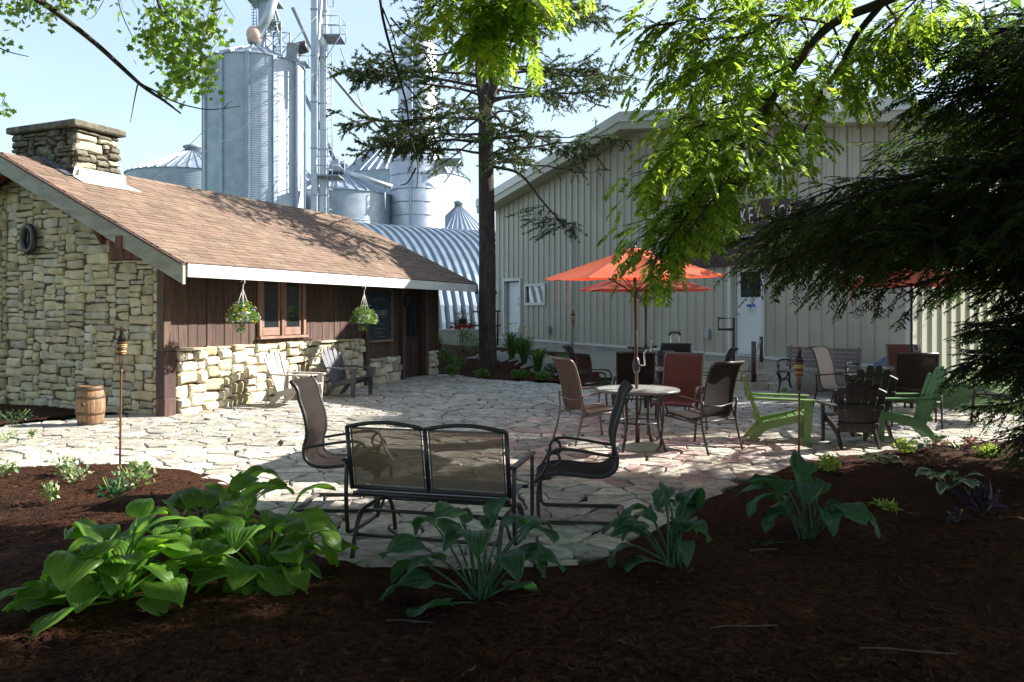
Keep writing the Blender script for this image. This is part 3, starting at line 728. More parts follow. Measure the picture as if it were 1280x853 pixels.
# chimney
ch0 = (.50, 2.63); ch1 = (1.42, 4.30); CT = 4.90
mb = MB(); mb.box((ch0[0]+.04, ch0[1]+.04, 3.3), (ch1[0]-.04, ch1[1]-.04, CT))
chim = mb.build('chimney', M['mortar'], shed)
kw = dict(smin=(4,1), smax=(11,4), cw=.05, chh=.042, dep=(.02,.09), jit=.02)
masonry(chim, Vector((ch0[0]+.04, ch1[1], 3.55)), -Yv, Z, ch1[1]-ch0[1], 1.35, lambda a, b: 3.55+b > roofz(ch1[1]-a)-.1, ['chimney_stone'], 31, **kw)
masonry(chim, Vector((ch0[0], ch0[1]+.04, 3.6)), X, Z, .92, 1.30, lambda a, b: True, ['chimney_stone','limestone_grey'], 32, weights=[2,2], **kw)
for nm, lo, hi in (('chimney_cap', (ch0[0]-.10, ch0[1]-.09, CT), (ch1[0]+.06, ch1[1]+.06, CT+.12)),):
    mb = MB(); mb.box(lo, hi, ch=.02); mb.build(nm, M['chimney_stone'], chim)
# white flashing apron down-slope of the chimney, and stepped slate-grey pieces on its near flank
def on_roof(d, w, off): return roof_pt(d, (w-EV)/(SW/2-EV), 0, off)
mb = MB()
v = [on_roof(.42,2.62,.03),on_roof(1.52,2.62,.03),on_roof(.42,2.34,.03),on_roof(1.62,2.34,.03),on_roof(.42,2.62,.20)+Vector((0,.02,0)),on_roof(1.46,2.62,.20)+Vector((0,.02,0)),on_roof(.42,2.34,.02),on_roof(1.62,2.34,.02)]
mb.add(v, [(2,3,1,0),(0,1,5,4),(6,7,3,2)]); mb.build('flashing', M['white_paint'], roof)
for k in range(5):
    w = 2.66+k*.15
    mb = MB(); v = [on_roof(.30,w-.06,.035),on_roof(.30,w+.12,.035),on_roof(.51,w+.12,.06),on_roof(.51,w-.06,.06),on_roof(.49,w+.12,.16),on_roof(.49,w-.06,.16)]
    mb.add(v, [(0,1,2,3),(3,2,4,5)]); mb.build('flashing_step', M['galv_dark'], roof)
# wreath and chalkboard, wall lantern
mb = MB(); c = SH(-.09, 3.02, 2.89)
ring_ = [c+SP*(.14*math.cos(a))+Z*(.215*math.sin(a)) for a in [2*math.pi*k/26 for k in range(26)]]
mb.tube(ring_, .058, 8, closed=True); mb.tube([c+SP*.0+Z*.17, c-Z*.17], .02, 6)
wr = mb.build('wreath', M['black_metal']); tag(wr, 'dark oval wreath hung on the stone gable of the cottage', 'wreath')
cb = thing('chalkboard', 'blue-black chalkboard with faded chalk writing beside the cottage door', 'chalkboard', SH(6.15, .05, .97), SROT)
mb = MB(); mb.box((-.50,-.012,.03), (.50,.008,1.13)); mb.build('board', M['chalk_board'], cb)
for lo, hi in (((-.54,-.03,.0),(.54,.008,.04)),((-.54,-.02,.04),(-.50,.008,1.15)),((.50,-.02,.04),(.54,.008,1.15))):
    mb = MB(); mb.box(lo, hi, ch=.005); mb.build('board_frame', M['window_wood'], cb)
mb = MB(); mb.box((-.5,-.07,-.01),(.5,-.031,.015), ch=.004); mb.build('chalk_ledge', M['window_wood'], cb)
TM = Matrix(((1,0,0,0),(0,0,1,-.0135),(0,1,0,0),(0,0,0,1)))
def chalk(mb, txt, x, z, size, sx=1.0):
    v, f = text_mesh(txt, size, .0008, sx); mb.add([TM @ (p+Vector((x, z, 0))) for p in v], f)
mb = MB(); chalk(mb, 'CLOSED', .06, .60, .17, .8); mb.build('chalk_writing', M['chalk'], cb)
mb = MB()
for j, (zz, x0, x1) in enumerate(((.93,-.25,.28),(.55,-.1,.3),(.40,-.25,.2),(.30,-.2,.25),(.20,-.22,.12),(.12,-.1,.25))):
    pts = []; xx = x0
    while xx < x1:
        pts.append((xx, -.0135, zz+R.uniform(-.014,.014)+(.08*math.cos(xx*4)-.03 if j == 0 else 0))); xx += R.uniform(.012,.03)
    mb.tube(pts, .0025, 4)
mb.build('chalk_scrawl', M['chalk'], cb)
ln = thing('wall_lantern', 'small black lantern on the post beside the cottage door', 'lantern', SH(7.10, -.10, 1.78), SROT)
mb = MB(); mb.lathe([(.03,0),(.05,.02),(.06,.16),(.075,.17),(.02,.24)], 6); mb.build('lamp_body', M['black_metal'], ln)
mb = MB(); mb.tube([(0,0,.23),(0,.03,.29),(0,.06,.25)], .01, 6); mb.build('arm', M['black_metal'], ln)
# ================================================================== metal hall
WROT = math.atan2(WU.y, WU.x)          # local x = along the gable wall (s), local y = into the building (q)
hall = thing('metal_hall', 'large beige ribbed metal hall with low gable roof and concrete footing', 'building', W0, WROT)
HS0, HS1, HRG = -2.1, 13.3, 5.4; HZ0 = .62; HEV = 5.55; HRZ = 6.95
def rake(s): return HEV+(HRZ-HEV)*((s-HS0)/(HRG-HS0) if s < HRG else (HS1-s)/(HS1-HRG))
def base_z(s): return HZ0+.10-.012*s
def hall_box(name, lo, hi, m, ch=0, parent=None):
    mb = MB(); mb.box(lo, hi, ch=ch); return mb.build(name, M[m], parent or hall)
# ribbed panels, 0.915 m wide with ribs every 0.305 m; openings are cut by stopping panels round them
OPEN = [(-1.47, -.40, 0, 2.78), (8.78, 9.80, 0, 2.80), (-.10, 1.02, 1.93, 2.53)]   # s0, s1, z0, z1
def rib_profile(a, b):
    """(s, out) points between a and b with trapezoid ribs"""
    pts = [(a, 0)]
    k = math.floor(a/.305)
    while k*.305 < b+.1:
        c = k*.305
        for ds, o in ((-.045,0),(-.020,.038),(.020,.038),(.045,0),(.10,0),(.115,.008),(.135,.008),(.15,0)):
            if a < c+ds < b: pts.append((c+ds, o))
        k += 1
    pts.append((b, 0)); return pts
def siding(a, b, z0f, z1f, parent):
    mb = MB(); pr = rib_profile(a, b); v = []
    for s, o in pr: v += [(s, -o, z0f(s)), (s, -o, z1f(s))]
    mb.add(v, [(2*i, 2*i+2, 2*i+3, 2*i+1) for i in range(len(pr)-1)]); mb.build('wall_panel', M['siding'], parent)
cuts = sorted(set([HS0]+[HS0+.915*k for k in range(1, 17)]+[o for r in OPEN for o in r[:2]]+[HRG, HS1])); cuts = [c for c in cuts if c <= HS1]
cuts = [c for i, c in enumerate(cuts) if i == 0 or c-cuts[i-1] > .02]
for a, b in zip(cuts, cuts[1:]):
    m_ = (a+b)/2; op = [r for r in OPEN if r[0]-.01 < m_ < r[1]+.01]
    if op:
        z0, z1 = op[0][2], op[0][3]
        siding(a, b, lambda s: z1, lambda s: rake(s)-.02, hall)
        if z0 > .1: siding(a, b, base_z, lambda s: z0, hall)
    else: siding(a, b, base_z, lambda s: rake(s)-.02, hall)
# side walls (long), core
mb = MB()
for sx, sg in ((HS1, 1),):
    n = 80; v = []
    for k in range(n):
        for ds, o in ((0,0),(.26,0),(.285,.038),(.325,.038)):
            q = k*.35+ds; v += [(sx+sg*o, q, .45), (sx+sg*o, q, HEV)]
    mb.add(v, [(2*i, 2*i+2, 2*i+3, 2*i+1) for i in range(len(v)//2-1)])
mb.build('side_wall', M['siding'], hall)
mb = MB(); mb.box((HS0, .0, .4), (HS0+.03, 28, HEV)); mb.build('side_wall', M['siding'], hall)
for r in OPEN: hall_box('inner_lining', (r[0]-.05, .25, r[2]+.3), (r[1]+.05, .3, r[3]+.1), 'galv_dark')
hall_box('footing', (HS0-.03, -.06, -.2), (HS1+.03, .3, .58), 'concrete', .01)
mb = MB(); v = []
for s in np.linspace(HS0, HS1, 30): v += [(s, -.07, base_z(s)-.035), (s, -.07, base_z(s)+.02), (s, -.03, base_z(s)+.03)]
mb.add(v, [(3*i, 3*i+3, 3*i+4, 3*i+1) for i in range(29)]+[(3*i+1, 3*i+4, 3*i+5, 3*i+2) for i in range(29)]); mb.build('base_trim', M['siding_trim'], hall)
mb = MB(); v = []
for s in np.linspace(HS0, HS1, 30): v += [(s, -.055, .5), (s, -.055, base_z(s)-.035)]
mb.add(v, [(2*i, 2*i+2, 2*i+3, 2*i+1) for i in range(29)]); mb.build('footing_face', M['concrete'], hall)
# roof with rake fascia
for (sa, za, sb, zb, sg) in ((HS0-.35, rake(HS0)-.35*.18, HRG, HRZ, 1), (HRG, HRZ, HS1+.35, HEV-.35*.18, -1)):
    mb = MB(); v = [(s, q, z+o) for q in (-.55, 28) for o in (.0, .12) for s, z in ((sa, za), (sb, zb))]
    mb.add(v, [(0,1,3,2),(4,6,7,5),(2,3,7,6),(0,4,5,1),(0,2,6,4),(1,5,7,3)]); rf_ = mb.build('roof', M['siding_trim'], hall)
    for y0, y1, o0, o1, mm in ((-.62,-.56,-.10,.17,'siding_trim'),(-.58,-.53,-.30,-.10,'siding'),(-.54,-.04,-.31,-.28,'siding')):
        mb = MB(); v = [(s, q, z+o) for q in (y0, y1) for o in (o0, o1) for s, z in ((sa, za), (sb, zb))]
        mb.add(v, [(0,1,3,2),(4,6,7,5),(2,3,7,6),(0,4,5,1),(0,2,6,4),(1,5,7,3)]); mb.build('rake_trim', M[mm], rf_)
# doors: left (in a deep frame) and right
def hall_door(s0, s1, z0, z1, left):
    d = hall_box('door', (s0+.12, .10, z0+.02), (s1-.05, .15, z1-.10), 'steel_door', .004)
    for a, b in ((s0-.03, s0+.06), (s1-.05, s1+.04)): hall_box('door_frame', (a, -.075, z0), (b, .10, z1), 'siding_trim', .004, d)
    hall_box('door_frame', (s0-.03, -.076, z1-.07), (s1+.04, .10, z1+.02), 'siding_trim', .004, d)
    hall_box('reveal', (s0+.06, .06, z0), (s0+.12, .16, z1-.07), 'siding', 0, d)
    hall_box('sill', (s0-.05, -.18, z0-.14), (s1+.05, .2, z0), 'concrete', .01, d)
    mb = MB(); mb.lathe([(.0,-.02),(.028,-.015),(.03,.01),(.012,.03),(.012,.06)], 10, Matrix.Translation((s0+.19, .04, z0+.98)) @ Matrix.Rotation(rad(90), 4, 'X'), cap=False); mb.build('knob', M['chrome'], d)
    return d
dl = hall_door(-1.47, -.40, .66, 2.78, True)
dr2 = hall_door(8.78, 9.80, .62, 2.80, False)
hall_box('door_window', (9.02, .085, 2.0), (9.65, .099, 2.6), 'glass_dark', .004, dr2)
for k in range(2): hall_box('door_sign', (-.74, .085, 2.02-.17*k), (-.59, .098, 2.14-.17*k), 'black_metal', 0, dl)
for k in range(2): hall_box('door_sign_mark', (-.715, .079, 2.055-.17*k), (-.615, .0845, 2.085-.17*k), 'letter_white', 0, dl)
ps = hall_box('notice', (9.20, .086, 1.60), (9.46, .098, 1.83), 'letter_white', 0, dr2)
hall_box('notice_header', (9.20, .080, 1.76), (9.46, .0855, 1.83), 'paper_blue', 0, ps)
for k in range(4): hall_box('notice_line', (9.25, .081, 1.64+.028*k), (9.41, .0855, 1.648+.028*k), 'paper_blue', 0, ps)
# small sliding window
wf = hall_box('window', (-.06, .0, 1.95), (.98, .02, 2.50), 'glass_dark')
wz0, wz1 = 1.50, 2.68
wf2 = None
for lo, hi in (((-.15,-.075,1.86),(1.07,.03,1.95)),((-.15,-.075,2.49),(1.07,.03,2.58)),((-.15,-.074,1.95),(-.05,.03,2.49)),((.97,-.074,1.95),(1.07,.03,2.49))):
    hall_box('window_frame', lo, hi, 'siding_trim', .006, wf)
# conduit with weatherhead, boxes, lamp
mb = MB(); mb.tube([(2.53,-.09,.3),(2.53,-.09,4.0)], .028, 8); cd = mb.build('conduit', M['siding_trim'], hall)
hall_box('conduit_head', (2.46,-.16,3.95), (2.60,-.04,4.28), 'galv_dark', .02, cd)
for s, z in ((1.22, .95), (8.05, .98)): hall_box('utility_box', (s,-.13,z), (s+.13,-.042,z+.24), 'grey_box', .01)
lm = MB(); lm.lathe([(.02,0),(.09,.03),(.10,.10),(.04,.16)], 10, Matrix.Translation((-1.85, -.20, 2.25))); lm.build('wall_lamp', M['black_metal'], hall)
hall_box('corner_trim', (HS1-.10,-.05,.6), (HS1+.05,-.041,HEV-.1), 'siding_trim', 0)
# arched sign above the right door
sg = thing('arched_sign', 'dark maroon arched sign with white lettering on the metal hall', 'sign', WB(9.74, -.06, 2.75), WROT)
AW, AH = 2.45, 1.48
arc = [(AW*math.cos(a), AH*math.sin(a)**.9) for a in [math.pi*k/36 for k in range(37)]]
mb = MB(); mb.prism([(x, -z) for x, z in arc][::-1], .08, Matrix(((1,0,0,0),(0,0,-1,0),(0,-1,0,0),(0,0,0,1)))); mb.build('board', M['maroon'], sg)
word = 'WHISKEY ACRES'
for k, chh_ in enumerate(word):
    if chh_ == ' ': continue
    u = (k-6.0)*.205; mb = MB(); v, f = text_mesh(chh_, .54, .004, .52)
    zz = .66+.30*(1-(u/1.7)**2); rot = Matrix.Rotation(-u*.2, 3, 'Z')
    mb.add([Vector((u+(rot @ p).x, -.093+p.z*.5, zz+(rot @ p).y)) for p in v], f); mb.build('letter', M['letter_white'], sg)
mb = MB(); v, f = text_mesh('Distilling Co.', .19, .004, .8); mb.add([Vector((p.x*1-.08+p.y*.2, -.093+p.z*.5, .62+p.y)) for p in v], f)
tag(mb.build('lettering', M['letter_white'], sg), kind='stuff')
for a, b in ((-1.2, -.75), (.58, 1.02)):
    mb = MB(); mb.box((a, -.093, .68), (b, -.085, .70)); mb.build('rule_line', M['letter_white'], sg)

# curved stone steps up to the right door
SC = WB(9.45, -.02, 0); a0 = WROT
steps = thing('stone_steps', 'curved limestone steps rising to the right door of the metal hall', 'steps', (SC.x, SC.y, 0), WROT)
rs = random.Random(4)
for k, (r0, r1) in enumerate(((1.75, 2.15), (1.36, 1.80), (.9, 1.42))):
    z0, z1 = k*.175+.012, (k+1)*.175
    st = MB(); n = 24; poly = [(r0*math.cos(a), r0*math.sin(a)) for a in [math.pi+math.pi*i/n for i in range(n+1)]]
    poly2 = [(x*.985*(r1-.05)/r0, y*.985*(r1-.05)/r0) for x, y in poly]
    st.prism(poly2, .12, Matrix.Translation((0, 0, z0))); stp = st.build('step', M['mortar'], steps)
    a = math.pi*1.0
    while a < 2*math.pi-.05:
        da = rs.uniform(.22,.52)/r1; b = min(a+da, 2*math.pi)
        if 2*math.pi-b < .12: b = 2*math.pi
        rI = r0-.25; rO = r1+rs.uniform(-.02,.02); g = .008/r1; zt = z1+rs.uniform(-.008,.006)
        m = 3; pin = [(rI*math.cos(a+g+(b-a-2*g)*i/m), rI*math.sin(a+g+(b-a-2*g)*i/m)) for i in range(m+1)]
        pou = [((rO+rs.uniform(-.012,.012))*math.cos(a+g+(b-a-2*g)*i/m), (rO+rs.uniform(-.012,.012))*math.sin(a+g+(b-a-2*g)*i/m)) for i in range(m+1)]
        mb = MB(); mb.prism(pou+pin[::-1], zt-z0, Matrix.Translation((0, 0, z0))); mb.build('step_stone', M['step_stone'], stp)
        a = b
mb = MB(); mb.prism([(1.2*math.cos(a), 1.2*math.sin(a)) for a in [math.pi+math.pi*i/20 for i in range(21)]], .04, Matrix.Translation((0,0,.50))); mb.build('landing', M['gravel'], steps)
# handrails
hr = thing('handrail', 'dark metal handrail running up beside the stone steps', 'handrail', G(941, 480, .02))
c = hr.location
def hrp(px, py, Y): return P(px, py, Y)-c
mb = MB(); mb.tube([hrp(942,478,16.4), hrp(942,427,16.4)], .05, 6); mb.build('post', M['pole_brown'], hr)
mb = MB(); mb.tube([hrp(951.5,457,17.35), hrp(951.5,421,17.35)], .04, 6); mb.build('post', M['pole_brown'], hr)
mb = MB(); mb.tube([hrp(942,447,16.4), hrp(951.5,425,17.35)], .022, 6); mb.build('rail', M['grey_box'], hr)
rf = thing('handrail', 'dark metal rail end with open square top against the beige wall', 'handrail', P(917, 452, 17.6)); c = rf.location
mb = MB(); mb.tube([hrp(917,455,17.6), hrp(917,398,17.6), hrp(898,398,17.6), hrp(898,412,17.6), hrp(917,412,17.6)], .03, 6); mb.build('post', M['black_metal'], rf)
rb = thing('rail_fence', 'dark pipe railing between the spruce trunk and quonset hut', 'railing', P(602, 428, 24)); c = rb.location
for x in (600, 622, 645):
    if x < 640: mb = MB(); mb.tube([hrp(x,432,24), hrp(x,388,24)], .03, 6); mb.build('post', M['black_metal'], rb)
mb = MB(); mb.tube([hrp(590,390,24), hrp(626,389,24)], .025, 6); mb.build('rail', M['black_metal'], rb)
mb = MB(); mb.tube([hrp(590,407,24), hrp(626,407,24)], .025, 6); mb.build('rail', M['black_metal'], rb)

# ================================================================== quonset hut
QB = Vector((-1.96, 32.0, .5)); QA = WQ.copy(); QC = Vector((-.538, .843, 0)); QR = 5.0
quon = thing('quonset_hut', 'arched corrugated steel quonset hut behind the cottage', 'building', QB)
k0, k1, wd = -26, 20, .38
for k in range(k0, k1):
    mb = MB(); v = []; m = 22; prof = ((0,.0),(.06,.0),(.13,.085),(.25,.085),(.32,.0),(.38,.0))
    for i in range(m+1):
        a = math.pi*i/m
        for da, o in prof:
            rr2 = QR+o; v.append(QA*(k*wd+da)+QC*(QR-math.cos(a)*rr2)+Z*(math.sin(a)*rr2))
    np_ = len(prof)
    mb.add(v, [(i*np_+j, i*np_+j+1, (i+1)*np_+j+1, (i+1)*np_+j) for i in range(m) for j in range(np_-1)]); mb.build('arch_panel', M['quonset'], quon)
mb = MB(); mb.prism([(QR-math.cos(math.pi*i/20)*(QR-.05), math.sin(math.pi*i/20)*(QR-.05)) for i in range(21)], .05,
    Matrix(((QC.x,0,QA.x,QA.x*(k0*wd+.3)),(QC.y,0,QA.y,QA.y*(k0*wd+.3)),(0,1,0,0),(0,0,0,1)))); mb.build('end_wall', M['quonset'], quon)
mb = MB(); p0 = QA*(k0*wd); p1 = QA*(k1*wd)
mb.tube([p0-QC*.15+Z*-.1, p1-QC*.15+Z*-.1], .3, 4); mb.build('footing', M['concrete'], quon)
# low retaining blocks in front
rw = MB()
bl = thing('retaining_wall', 'low pale concrete block wall in front of the quonset hut', 'wall', (-1.5, 28.3, .4))
for k in range(5):
    mb = MB(); mb.box((-2.0+k*.83, -.2, 0), (-2.0+k*.83+.81, .2, .62), ch=.02); mb.build('block', M['concrete'], bl)

# ================================================================== grain bins, tower, elevator leg
def bin_(name, label, cx, ce_y, Y, rpx, peak_y, m='galv', base_z=0.0, sectors=28, ribs=0, cap=.35, rings=0, group=None, roofm='galv_plain', smooth_ribs=.05):
    """bin centred at pixel column cx; eave at row ce_y, roof peak at row peak_y, all at depth Y"""
    r = rpx/F*Y; c = P(cx, HZ, Y); ze = EYE-(ce_y-HZ)/F*Y; zp = EYE-(peak_y-HZ)/F*Y
    t = thing(name, label, 'silo', (c.x, c.y, base_z), 0, group); ze -= base_z; zp -= base_z
    mb = MB(); mb.lathe([(r,0),(r,ze)], 64, cap=False); mb.build('wall', M[m], t)
    for k in range(ribs):
        a = 2*math.pi*(k+.35)/ribs; mb = MB()
        mb.box((-.06,-.10,0),(smooth_ribs,.10,ze-.03), Matrix.Rotation(a, 4, 'Z') @ Matrix.Translation((r,0,0))); mb.build('stiffener', M['galv_plain'], t)
    for k in range(rings):
        z = ze*(k+1)/(rings+1); mb = MB(); mb.lathe([(r+.0,z-.03),(r+.02,z-.02),(r+.02,z+.02),(r,z+.03)], 48, cap=False); mb.build('seam_ring', M['galv_plain'], t)
    rc = cap
    for k in range(sectors):
        a = 2*math.pi*k/sectors; b = 2*math.pi*(k+1)/sectors; mb = MB(); ro = r+.10
        def pt(an, rad_, off): 
            tt = (ro-rad_)/(ro-rc); return Vector((math.cos(an)*rad_, math.sin(an)*rad_, ze-.05+(zp-ze+.05)*tt+off))
        e = (b-a)*.14; hgt = .10
        v = [pt(a,ro,0),pt(b,ro,0),pt(a,rc,0),pt(b,rc,0),pt(a,ro,hgt),pt(a+e,ro,hgt),pt(a,rc,hgt*.5),pt(a+e,rc,hgt*.5),pt(a+e*1.3,ro,0),pt(a+e*1.3,rc,0),pt(a-e*.3,ro,0),pt(a-e*.3,rc,0)]
        mb.add(v, [(0,1,3,2),(4,5,7,6),(5,8,9,7),(10,4,6,11),(10,8,5,4)]); mb.build('roof_panel', M[roofm], t)
    mb = MB(); mb.lathe([(rc+.04,zp-.12),(rc+.04,zp+.28),(rc*1.35,zp+.30),(rc*1.35,zp+.42),(rc*.6,zp+.55)], 20); mb.build('roof_cap', M['galv_plain'], t)
    return t, r, ze, zp
t, r, ze, zp = bin_('grain_silo', 'tall ribbed galvanised silo directly behind the cottage roof', 318, 84, 45, 60, 58, ribs=12, sectors=18, cap=.3, smooth_ribs=.10)
mb = MB(); mb.lathe([(.0,-.45),(.3,-.38),(.45,-.1),(.45,.15),(.3,.4),(.0,.5)], 14, Matrix.Translation((.1,-.3,zp+.55)), cap=False); mb.build('roof_hood', M['salmon'], t)
mb = MB(); mb.box((-1.9,-r-.03,ze-.95),(-1.35,-r+.9,ze-.4), Matrix.Rotation(-.08,4,'Z')); mb.build('sign_plate', M['white_paint'], t)
bin_('grain_bin', 'grain bin with round vent cap left of the tall silo', 241, 222, 62, 76, 190, sectors=40, cap=.55)
bin_('grain_bin', 'low grain bin with spout on its cone roof beside the elevator leg', 424, 246, 50, 68, 214, m='galv_plain', sectors=36, cap=.4, rings=4)
bin_('grain_bin', 'widest grain bin with high cone roof behind the steel tower', 505, 226, 72, 82, 162, sectors=48, cap=.6, m='galv_plain')
bin_('grain_bin', 'small distant grain bin with cone roof beyond the quonset hut', 573, 292, 66, 36, 259, sectors=36, cap=.3)
bin_('grain_bin', 'distant grain bin showing only its roof edge beside the elevator leg', 372, 232, 70, 26, 205, sectors=30, cap=.3)
# slender two-stage tower
TY = 50.0; tw = thing('drying_tower', 'slender shiny two stage steel tower behind the spruce', 'silo', (P(522, HZ, TY).x, TY, 0))
def zz(py): return EYE-(py-HZ)/F*TY
r1 = 34/F*TY; r2 = 24/F*TY
mb = MB(); mb.lathe([(r1,0),(r1,zz(200)),(r1-.25,zz(196))], 48, cap=False); mb.build('lower_shell', M['galv_bright'], tw)
mb = MB(); mb.lathe([(r1-.1,zz(200)),(r2+.2,zz(190)),(r2,zz(188)),(r2,zz(62)),(r2*.8,zz(50)),(r2*.45,zz(42)),(.02,zz(40))], 48, cap=False); mb.build('upper_shell', M['galv_bright'], tw)
for py in (205, 222, 240, 256, 272): 
    mb = MB(); z = zz(py); mb.lathe([(r1,z-.04),(r1+.025,z-.03),(r1+.025,z+.03),(r1,z+.04)], 40, cap=False); mb.build('seam_ring', M['galv_plain'], tw)
for py in (86, 110, 134, 160):
    mb = MB(); z = zz(py); mb.lathe([(r2,z-.04),(r2+.025,z-.03),(r2+.025,z+.03),(r2,z+.04)], 40, cap=False); mb.build('seam_ring', M['galv_plain'], tw)
mb = MB(); z = zz(204); mb.box((r1-.4,-1.2,z),(r1+1.15,1.2,z+.08)); cw_ = mb.build('catwalk', M['galv_dark'], tw)
mb = MB()
for zo in (.55, 1.1): mb.tube([(r1,-1.15,z+zo),(r1+1.1,-1.15,z+zo),(r1+1.1,1.15,z+zo)], .03, 5)
for a in ((r1+.1,-1.15),(r1+1.1,-1.15),(r1+1.1,0),(r1+1.1,1.15)): mb.tube([(a[0],a[1],z),(a[0],a[1],z+1.12)], .03, 5)
mb.build('guard_rail', M['galv_plain'], cw_)
mb = MB(); mb.tube([(r1+1.1,-1.1,z),(r1,-1.1,z-1.5)], .04, 5); mb.build('brace', M['galv_plain'], cw_)
mb = MB(); mb.tube([(-.25,-r1-.08,0),(-.25,-r1-.08,zz(204)),(-.2,-r2-.08,zz(186)),(-.2,-r2-.08,zz(60))], .05, 6); mb.build('pipe', M['galv_plain'], tw)
# elevator leg: twin trunking, ladder cages, platforms
LY = 44.0; leg = thing('elevator_leg', 'tall grain elevator leg with caged ladder and platform beside the silo', 'elevator', (P(396, HZ, LY).x, LY, 0))
def lp(px, py, dy=0): p = P(px, py, LY); return Vector((p.x-leg.location.x, dy, p.z))
LZ = 24.0
for x0, x1, dy in ((388.5, 396.5, 0), (398, 407, .25)):
    a = lp(x0, 0).x; b = lp(x1, 0).x; mb = MB(); mb.box((a, dy, 0), (b, dy+.4, LZ), ch=.02); tk = mb.build('trunk', M['galv_bright'], leg)
    for k in range(8):
        mb = MB(); z = 3+k*2.6; mb.box((a-.03, dy-.03, z), (b+.03, dy+.43, z+.08)); mb.build('flange', M['galv_plain'], tk)
mb = MB(); mb.tube([lp(394,118,-.15), lp(398,60,-.15), lp(404,-20,-.15)], .09, 8); mb.build('spout', M['galv_bright'], leg)
def ladder(px0, px1, py0, py1, dy, hoops=True):
    mb = MB(); xa, xb = lp(px0, 0).x, lp(px1, 0).x; za, zb = lp(0, py0).z, lp(0, py1).z
    for x in (xa, xb): mb.tube([(x, dy, za), (x, dy, zb)], .022, 5)
    z = za
    while z < zb: mb.tube([(xa, dy, z), (xb, dy, z)], .014, 4); z += .45
    ld = mb.build('ladder', M['galv_plain'], leg); mb = MB(); cx = (xa+xb)/2; rr3 = (xb-xa)*.75; z = za+.3
    while z < zb:
        mb.tube([(cx+rr3*math.cos(a), dy-.35-.35*math.sin(a), z) for a in [math.pi*i/8-.4 for i in range(10)]], .018, 4); z += 1.1
    for an in (.2, 1.57, 2.9): mb.tube([(cx+rr3*math.cos(an), dy-.35-.35*math.sin(an), za), (cx+rr3*math.cos(an), dy-.35-.35*math.sin(an), zb)], .014, 4)
    mb.build('cage', M['galv_plain'], ld)
ladder(409, 415, 270, 62, .1); ladder(409, 416, 8, -60, .1)
def platform(x0, x1, py, y0, y1, rail=1.0):
    z = lp(0, py).z; a, b = lp(x0, 0).x, lp(x1, 0).x
    mb = MB(); mb.box((a, y0, z-.10), (b, y1, z)); pl = mb.build('platform', M['galv_dark'], leg); mb = MB()
    for zo in (rail*.5, rail): mb.tube([(a, y0, z+zo), (b, y0, z+zo), (b, y1, z+zo), (a, y1, z+zo)], .025, 5)
    for x, y in ((a,y0),(b,y0),(b,y1),((a+b)/2,y0),(a,y1)): mb.tube([(x,y,z),(x,y,z+rail)], .025, 5)
    mb.build('guard_rail', M['galv_plain'], pl); return pl
platform(406, 428, 47, -.6, .9, 1.0)
mb = MB(); mb.tube([lp(427,50,-.5), lp(404,74,.2)], .03, 5); mb.build('brace', M['galv_plain'], leg)
platform(398, 426, 220, -.5, 1.0, 1.0)
# inclined spouts
tb = thing('grain_spout', 'long inclined steel spout pipe running down from the elevator leg', 'pipe', P(405, 80, 46)); c = tb.location
mb = MB(); mb.tube([P(366,10,46)-c, P(388,58,46)-c, P(405,82,46)-c, P(445,130,47)-c, P(496,180,49)-c], .11, 8); mb.build('pipe', M['galv_dark'], tb)
tb = thing('grain_spout', 'steel spout pipe dropping behind the leg to the low bin', 'pipe', P(405, 160, 48)); c = tb.location
mb = MB(); mb.tube([P(376,110,48)-c, P(402,163,48)-c, P(419,203,49)-c], .12, 8); mb.build('pipe', M['galv_dark'], tb)
mb = MB(); mb.lathe([(.55,-.5),(.35,.0),(.18,.35)], 12, Matrix.Translation(P(419,206,49)-c)); mb.build('outlet', M['galv_plain'], tb)
tb = thing('grain_spout', 'horizontal steel conveyor pipe between the low bin and the tower', 'pipe', P(455, 222, 47)); c = tb.location
mb = MB(); mb.tube([P(430,214,47)-c, P(490,234,47)-c], .14, 8); mb.build('pipe', M['galv_bright'], tb)
mb = MB(); mb.tube([P(481,234,47)-c, P(481,262,47)-c], .05, 5); mb.build('post', M['galv_plain'], tb)
tb = thing('grain_spout', 'fat steel spout feeding the top of the tall silo', 'pipe', P(330, 30, 44.5)); c = tb.location
mb = MB(); mb.tube([P(322,46,44.7)-c, P(336,18,44.7)-c, P(347,-14,44.7)-c], .27, 10); mb.build('pipe', M['galv_bright'], tb)
# lattice head tower behind the silo
LT = 50.0; lt = thing('lattice_tower', 'open steel lattice head tower with platforms behind the tall silo', 'tower', (P(340, HZ, LT).x, LT, 0))
def tp(px, py, dy=0): p = P(px, py, LT); return Vector((p.x-lt.location.x, dy, p.z))
for x, dy in ((336,-1.0),(357,-1.0),(336,1.0),(357,1.0)):
    mb = MB(); mb.tube([tp(x,HZ,dy)*1, tp(x,34,dy)], .06, 5); mb.build('column', M['galv_plain'], lt)
for py in (34, 52, 70, 90):
    for dy in (-1.0, 1.0):
        mb = MB(); mb.tube([tp(336,py,dy), tp(357,py,dy)], .045, 5); mb.tube([tp(336,py,dy), tp(357,py+18,dy)], .035, 5); mb.tube([tp(357,py,dy), tp(336,py+18,dy)], .035, 5); mb.build('bracing', M['galv_plain'], lt)
mb = MB(); mb.tube([tp(357,44,-1), tp(346,10,-.5), tp(343,6,-.5)], .09, 6); mb.tube([tp(343,12,-.5), tp(354,62,-.5)], .07, 6); mb.build('strut', M['galv_dark'], lt)
mb = MB(); mb.box(tp(326,60,-.5), tp(336,0,.6)+Vector((0,0,2.2))); mb.build('trunk', M['galv_plain'], lt)
